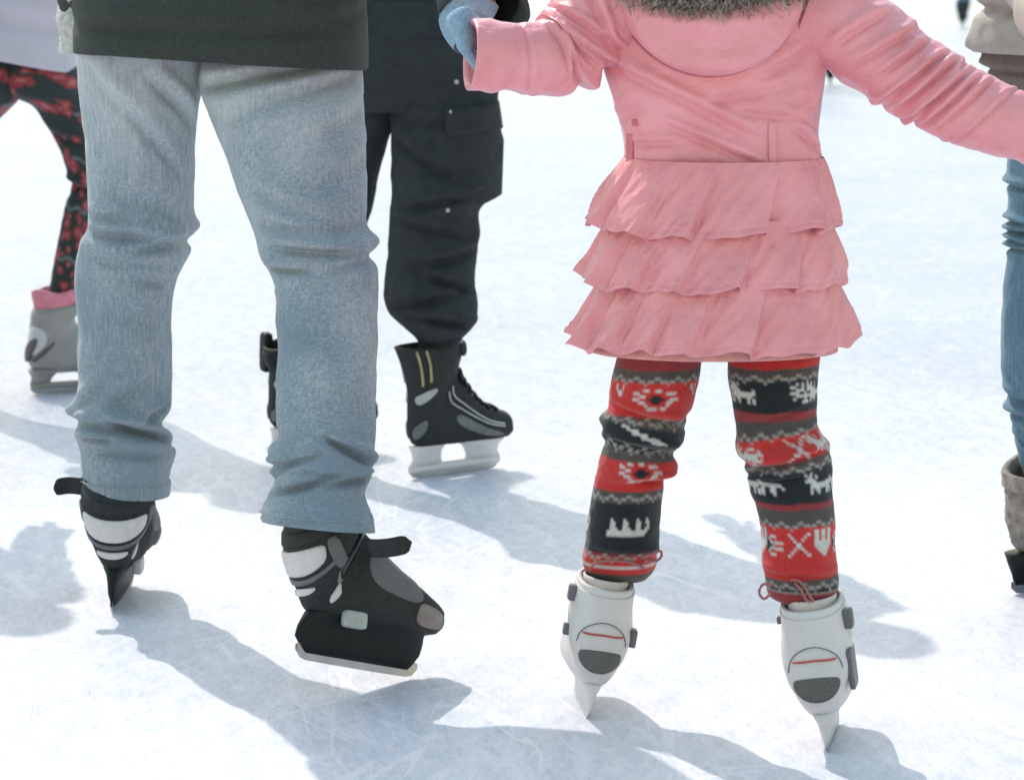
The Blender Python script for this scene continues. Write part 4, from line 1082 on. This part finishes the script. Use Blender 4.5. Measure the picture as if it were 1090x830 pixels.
MB().grid(cloth_rows([(30, 1052, 1330), (50, 1046, 1336), (66, 1047, 1336), (84, 1056, 1330), (98, 1070, 1318)], WY, .60, 3, 110, [(0, 80, 4, 3, 3, 3)], 2.5, .03, 33, hem=(4, 30)), cap0=True).build('sweater', 'brown', wom)
wj = [(-330, 1160, 1226), (-318, 1140, 1246), (-296, 1095, 1290), (-270, 1066, 1318), (-200, 1052, 1332), (-120, 1054, 1330), (-60, 1050, 1334), (-20, 1047, 1338), (0, 1044, 1340), (20, 1038, 1346), (40, 1029, 1352), (50, 1028, 1354), (57, 1034, 1350, 3, 0)]
MB().grid(cloth_rows(wj, WY, .60, 3, 120, [(0, 12, 2, 4, 5, 3), (0, -30, 3, 5, 6, 3), (0, -75, 0, 5, 6, 3)], 3.5, .03, 34, hem=(6, 30)), cap0=True).build('jacket', 'beige', wom)
hx = W(1133, 158, GY - .05)
MB().grid(tube([W(1078, -262, WY), W(1062, -160, WY - .05), W(1100, -40, WY - .25), W(1140, 60, GY + .02), W(1142, 118, GY - .03)], [.07, .078, .066, .056, .05], 32, 12, disp=wr_sleeve(9)), cap0=True, cap1=True).build('sleeve', 'beige', wom)
MB().grid(tube([W(1312, -262, WY), W(1345, -160, WY - .02), W(1352, -60, WY - .08), W(1338, 20, WY - .2)], [.07, .078, .066, .056], 32, 12, disp=wr_sleeve(10)), cap0=True, cap1=True).build('sleeve', 'beige', wom)
glove(wom, W(1142, 120, GY - .03), W(1138, 165, GY - .04), (.9, .3, 0), (-.6, -.3, -.4), 'brown', .95)
full_body(wom, lc(v1, 70, lambda y: WY), lc(v1, 250, lambda y: WY), lc(v1, 500, lambda y: WY), lc(v2, 70, lambda y: WY), lc(v2, 250, lambda y: WY), lc(v2, 510, lambda y: WY),
          W(1192, 20, WY), W(1192, -170, WY), W(1192, -325, WY), W(1192, -400, WY), W(1110, -250, WY), W(1064, -160, WY - .05), W(1141, 95, GY), W(1275, -250, WY), W(1345, -160, WY - .02), W(1336, 28, WY - .21), k=.97)
head_parts(wom, W(1192, -410, WY), hat='beige')
for g, yaw in ((w1, 62), (w2, 40)):
    Mx = frame((g.x, g.y, 0), yaw, 0, 0, .95, (0, .0, 0)); B = BootSurf('soft', Mx)
    fz = lambda u, v: .004 * noise.fractal(Vector((math.sin(u) * 4, math.cos(u) * 4, v * 2.2)), 1, 2, 4)
    bt = MB().grid(B.shell(0, 9.6, 64, 64, lip=.008, fn=fz), cap0=True).build('ice_skate', 'tan_boot', wom)
    blade_mesh(Mx, -.118, .14, .030).build('blade', 'steel', bt, smooth=False)
    MB().grid(holder_rows(Mx, [(.018, .010, .122, .005, 3), (.040, .010, .128, .008, 3), (.062, .012, .138, .022, 3), (.082, .016, .146, .040, 3)]), cap0=True, cap1=True).build('blade_holder', 'black_plastic', bt)
    MB().grid(B.shell(9.1, 9.7, 10, 56, .008, .012, fn=fz)).build('cuff', 'tan_boot', bt)

# ================================================================== OTHER SKATERS (far behind, and one added beside the frame for its shadow on the ice)
def skater(g, H, yaw, jm, tm, label, grp=None, legs=.11, width=1.0):
    """whole simple figure in real metres: H standing height"""
    g = Vector(g); root = empty('person', g, label, 'person', grp); k = H / 1.75
    rot = Matrix.Rotation(-R(yaw), 3, 'Z')
    T = lambda x, y, z: g + rot @ Vector((x * k, y * k, z * k + .05))
    for s_ in (-1, 1):
        dy = .10 * s_
        MB().grid(tube([T(s_ * .10, 0, .92), T(s_ * (legs + .01), .03 + dy * .4, .55), T(s_ * (legs + .03), dy * .8, .36), T(s_ * (legs + .05), dy, .13)], [(.10 * k), (.082 * k), (.07 * k), (.068 * k)], 24, 10, disp=wr_sleeve(s_ + H)), cap0=True, cap1=True).build('trouser_leg', tm, root)
        Mx = Matrix.Translation(g + rot @ Vector((s_ * (legs + .05) * k, (dy + .02) * k, 0))) @ Matrix.Rotation(-R(yaw + 8 * s_), 4, 'Z') @ Matrix.Scale(.92 * k, 4)
        B = BootSurf('soft', Mx); bt = MB().grid(B.shell(0, B.n - 1, 24, 24, lip=.006), cap0=True).build('ice_skate', 'black_boot', root)
        blade_mesh(Mx, -.118, .14, .030).build('blade', 'steel', bt, smooth=False)
        MB().grid(holder_rows(Mx, [(.018, .010, .122, .005, 3), (.050, .010, .130, .010, 3), (.082, .016, .146, .034, 3)], 20), cap0=True, cap1=True).build('blade_holder', 'black_plastic', bt)
    MB().grid(tube([T(0, 0, .80), T(0, 0, .90), T(0, 0, 1.05), T(0, 0, 1.25), T(0, 0, 1.38), T(0, 0, 1.45), T(0, 0, 1.49)], [(.205 * k * width, .14 * k), (.20 * k * width, .14 * k), (.185 * k * width, .13 * k), (.21 * k * width, .14 * k), (.21 * k * width, .125 * k), (.15 * k, .10 * k), (.07 * k, .07 * k)], 40, 8, disp=wr_sleeve(H * 3, .008), up=rot @ Vector((0, 1, 0))), cap0=True, cap1=True).build('jacket', jm, root)
    for s_ in (-1, 1):
        MB().grid(tube([T(s_ * .19, 0, 1.38), T(s_ * .27, .0, 1.15), T(s_ * .26, .10, .93), T(s_ * .24, .2, .86)], [.062 * k, .058 * k, .05 * k, .045 * k], 24, 10, disp=wr_sleeve(H + s_)), cap0=True, cap1=True).build('sleeve', jm, root)
    full_body(root, T(-.09, 0, .88), T(-legs - .02, .03, .48), T(-legs - .05, -.10, .16), T(.09, 0, .88), T(legs + .02, .03, .48), T(legs + .05, .10, .16), T(0, 0, .95), T(0, 0, 1.28), T(0, 0, 1.48), T(0, 0, 1.60),
              T(-.16, 0, 1.38), T(-.27, 0, 1.15), T(-.24, .19, .87), T(.16, 0, 1.38), T(.27, 0, 1.15), T(.24, .19, .87), k=k, hk=(.4, .4))
    head_parts(root, T(0, 0, 1.61), k)
    return root
skater(G(862, 93), 1.72, 0, 'navy', 'black_cloth', 'distant skater in black whose skate shows under the pink coat armpit')
skater(G(1042, 30), 1.74, 20, 'navy', 'jeans_blue', 'distant skater in blue, one small foot showing left of the beige jacket')
skater((-1.68, 6.85, 0), 1.78, 30, 'olive', 'black_cloth', 'unseen skater in dark clothes, added left of the frame to cast a shadow')  # added out of view for its shadow across the near ice


# added unseen translucent canopy over the far half of the rink, softening the sun
cz = 13.0; sy = .9 * cz
dif = empty('diffuser', (-2, 20, 0), 'unseen added canopy high above the far half of the rink', 'diffuser')
Y0 = 5.4 + sy; rows = []
for i in range(31):
    y = Y0 + (62 - Y0) * i / 30; row = []
    for j in range(41):
        x = -17 + 31 * j / 40
        sag = .5 * math.cos(2 * PI * (y - Y0) / 11.2) * 1 + .25 * math.cos(2 * PI * (x + 17) / 7.75)
        row.append(Vector((x, y + (.35 * math.sin(x * .9) - .06 * x if i == 0 else 0), cz + sag)))
    rows.append(row)
low = [[q - Vector((0, 0, .02)) for q in rw] for rw in rows]
mf = bpy.data.materials.new('diffuser_fabric'); mf.use_nodes = True; n_ = mf.node_tree.nodes; l_ = mf.node_tree.links
tr = n_.new('ShaderNodeBsdfTranslucent'); df = n_.new('ShaderNodeBsdfDiffuse'); mx_ = n_.new('ShaderNodeMixShader')
tr.inputs[0].default_value = rgb(.95, .95, .95); df.inputs[0].default_value = rgb(.85, .85, .85); mx_.inputs[0].default_value = .15
l_.new(tr.outputs[0], mx_.inputs[1]); l_.new(df.outputs[0], mx_.inputs[2])
tcx = n_.new('ShaderNodeTexCoord'); sx_ = n_.new('ShaderNodeSeparateXYZ'); mr_ = n_.new('ShaderNodeMapRange'); mr_.interpolation_type = 'SMOOTHSTEP'
l_.new(tcx.outputs['Object'], sx_.inputs[0]); l_.new(sx_.outputs['Y'], mr_.inputs[0])
mr_.inputs[1].default_value = Y0 - 20; mr_.inputs[2].default_value = Y0 - 20 + 3.2; mr_.inputs[3].default_value = 1.0; mr_.inputs[4].default_value = .36  # sheet fades out at its near edge to blur the shadow line
tp = n_.new('ShaderNodeBsdfTransparent'); m2_ = n_.new('ShaderNodeMixShader'); m2_.inputs[0].default_value = .36      # see-through share, set to brighten the far ice
l_.new(mr_.outputs[0], m2_.inputs[0]); l_.new(mx_.outputs[0], m2_.inputs[1]); l_.new(tp.outputs[0], m2_.inputs[2]); l_.new(m2_.outputs[0], n_['Material Output'].inputs[0]); M['diffuser_fabric'] = mf
MB().grid(rows, closed=False).build('diffuser_sheet', 'diffuser_fabric', dif)
for x in (-17, 14):  # supports of the added sheet, also out of view
    for y in (Y0 + .4, Y0 + 11.2, Y0 + 22.4, Y0 + 33.6):
        MB().grid(tube([Vector((x, y, 0)), Vector((x, y, 6)), Vector((x, y, cz + .2))], [.12, .11, .10], 20, 3), cap0=True, cap1=True).build('diffuser_post', 'steel', dif)
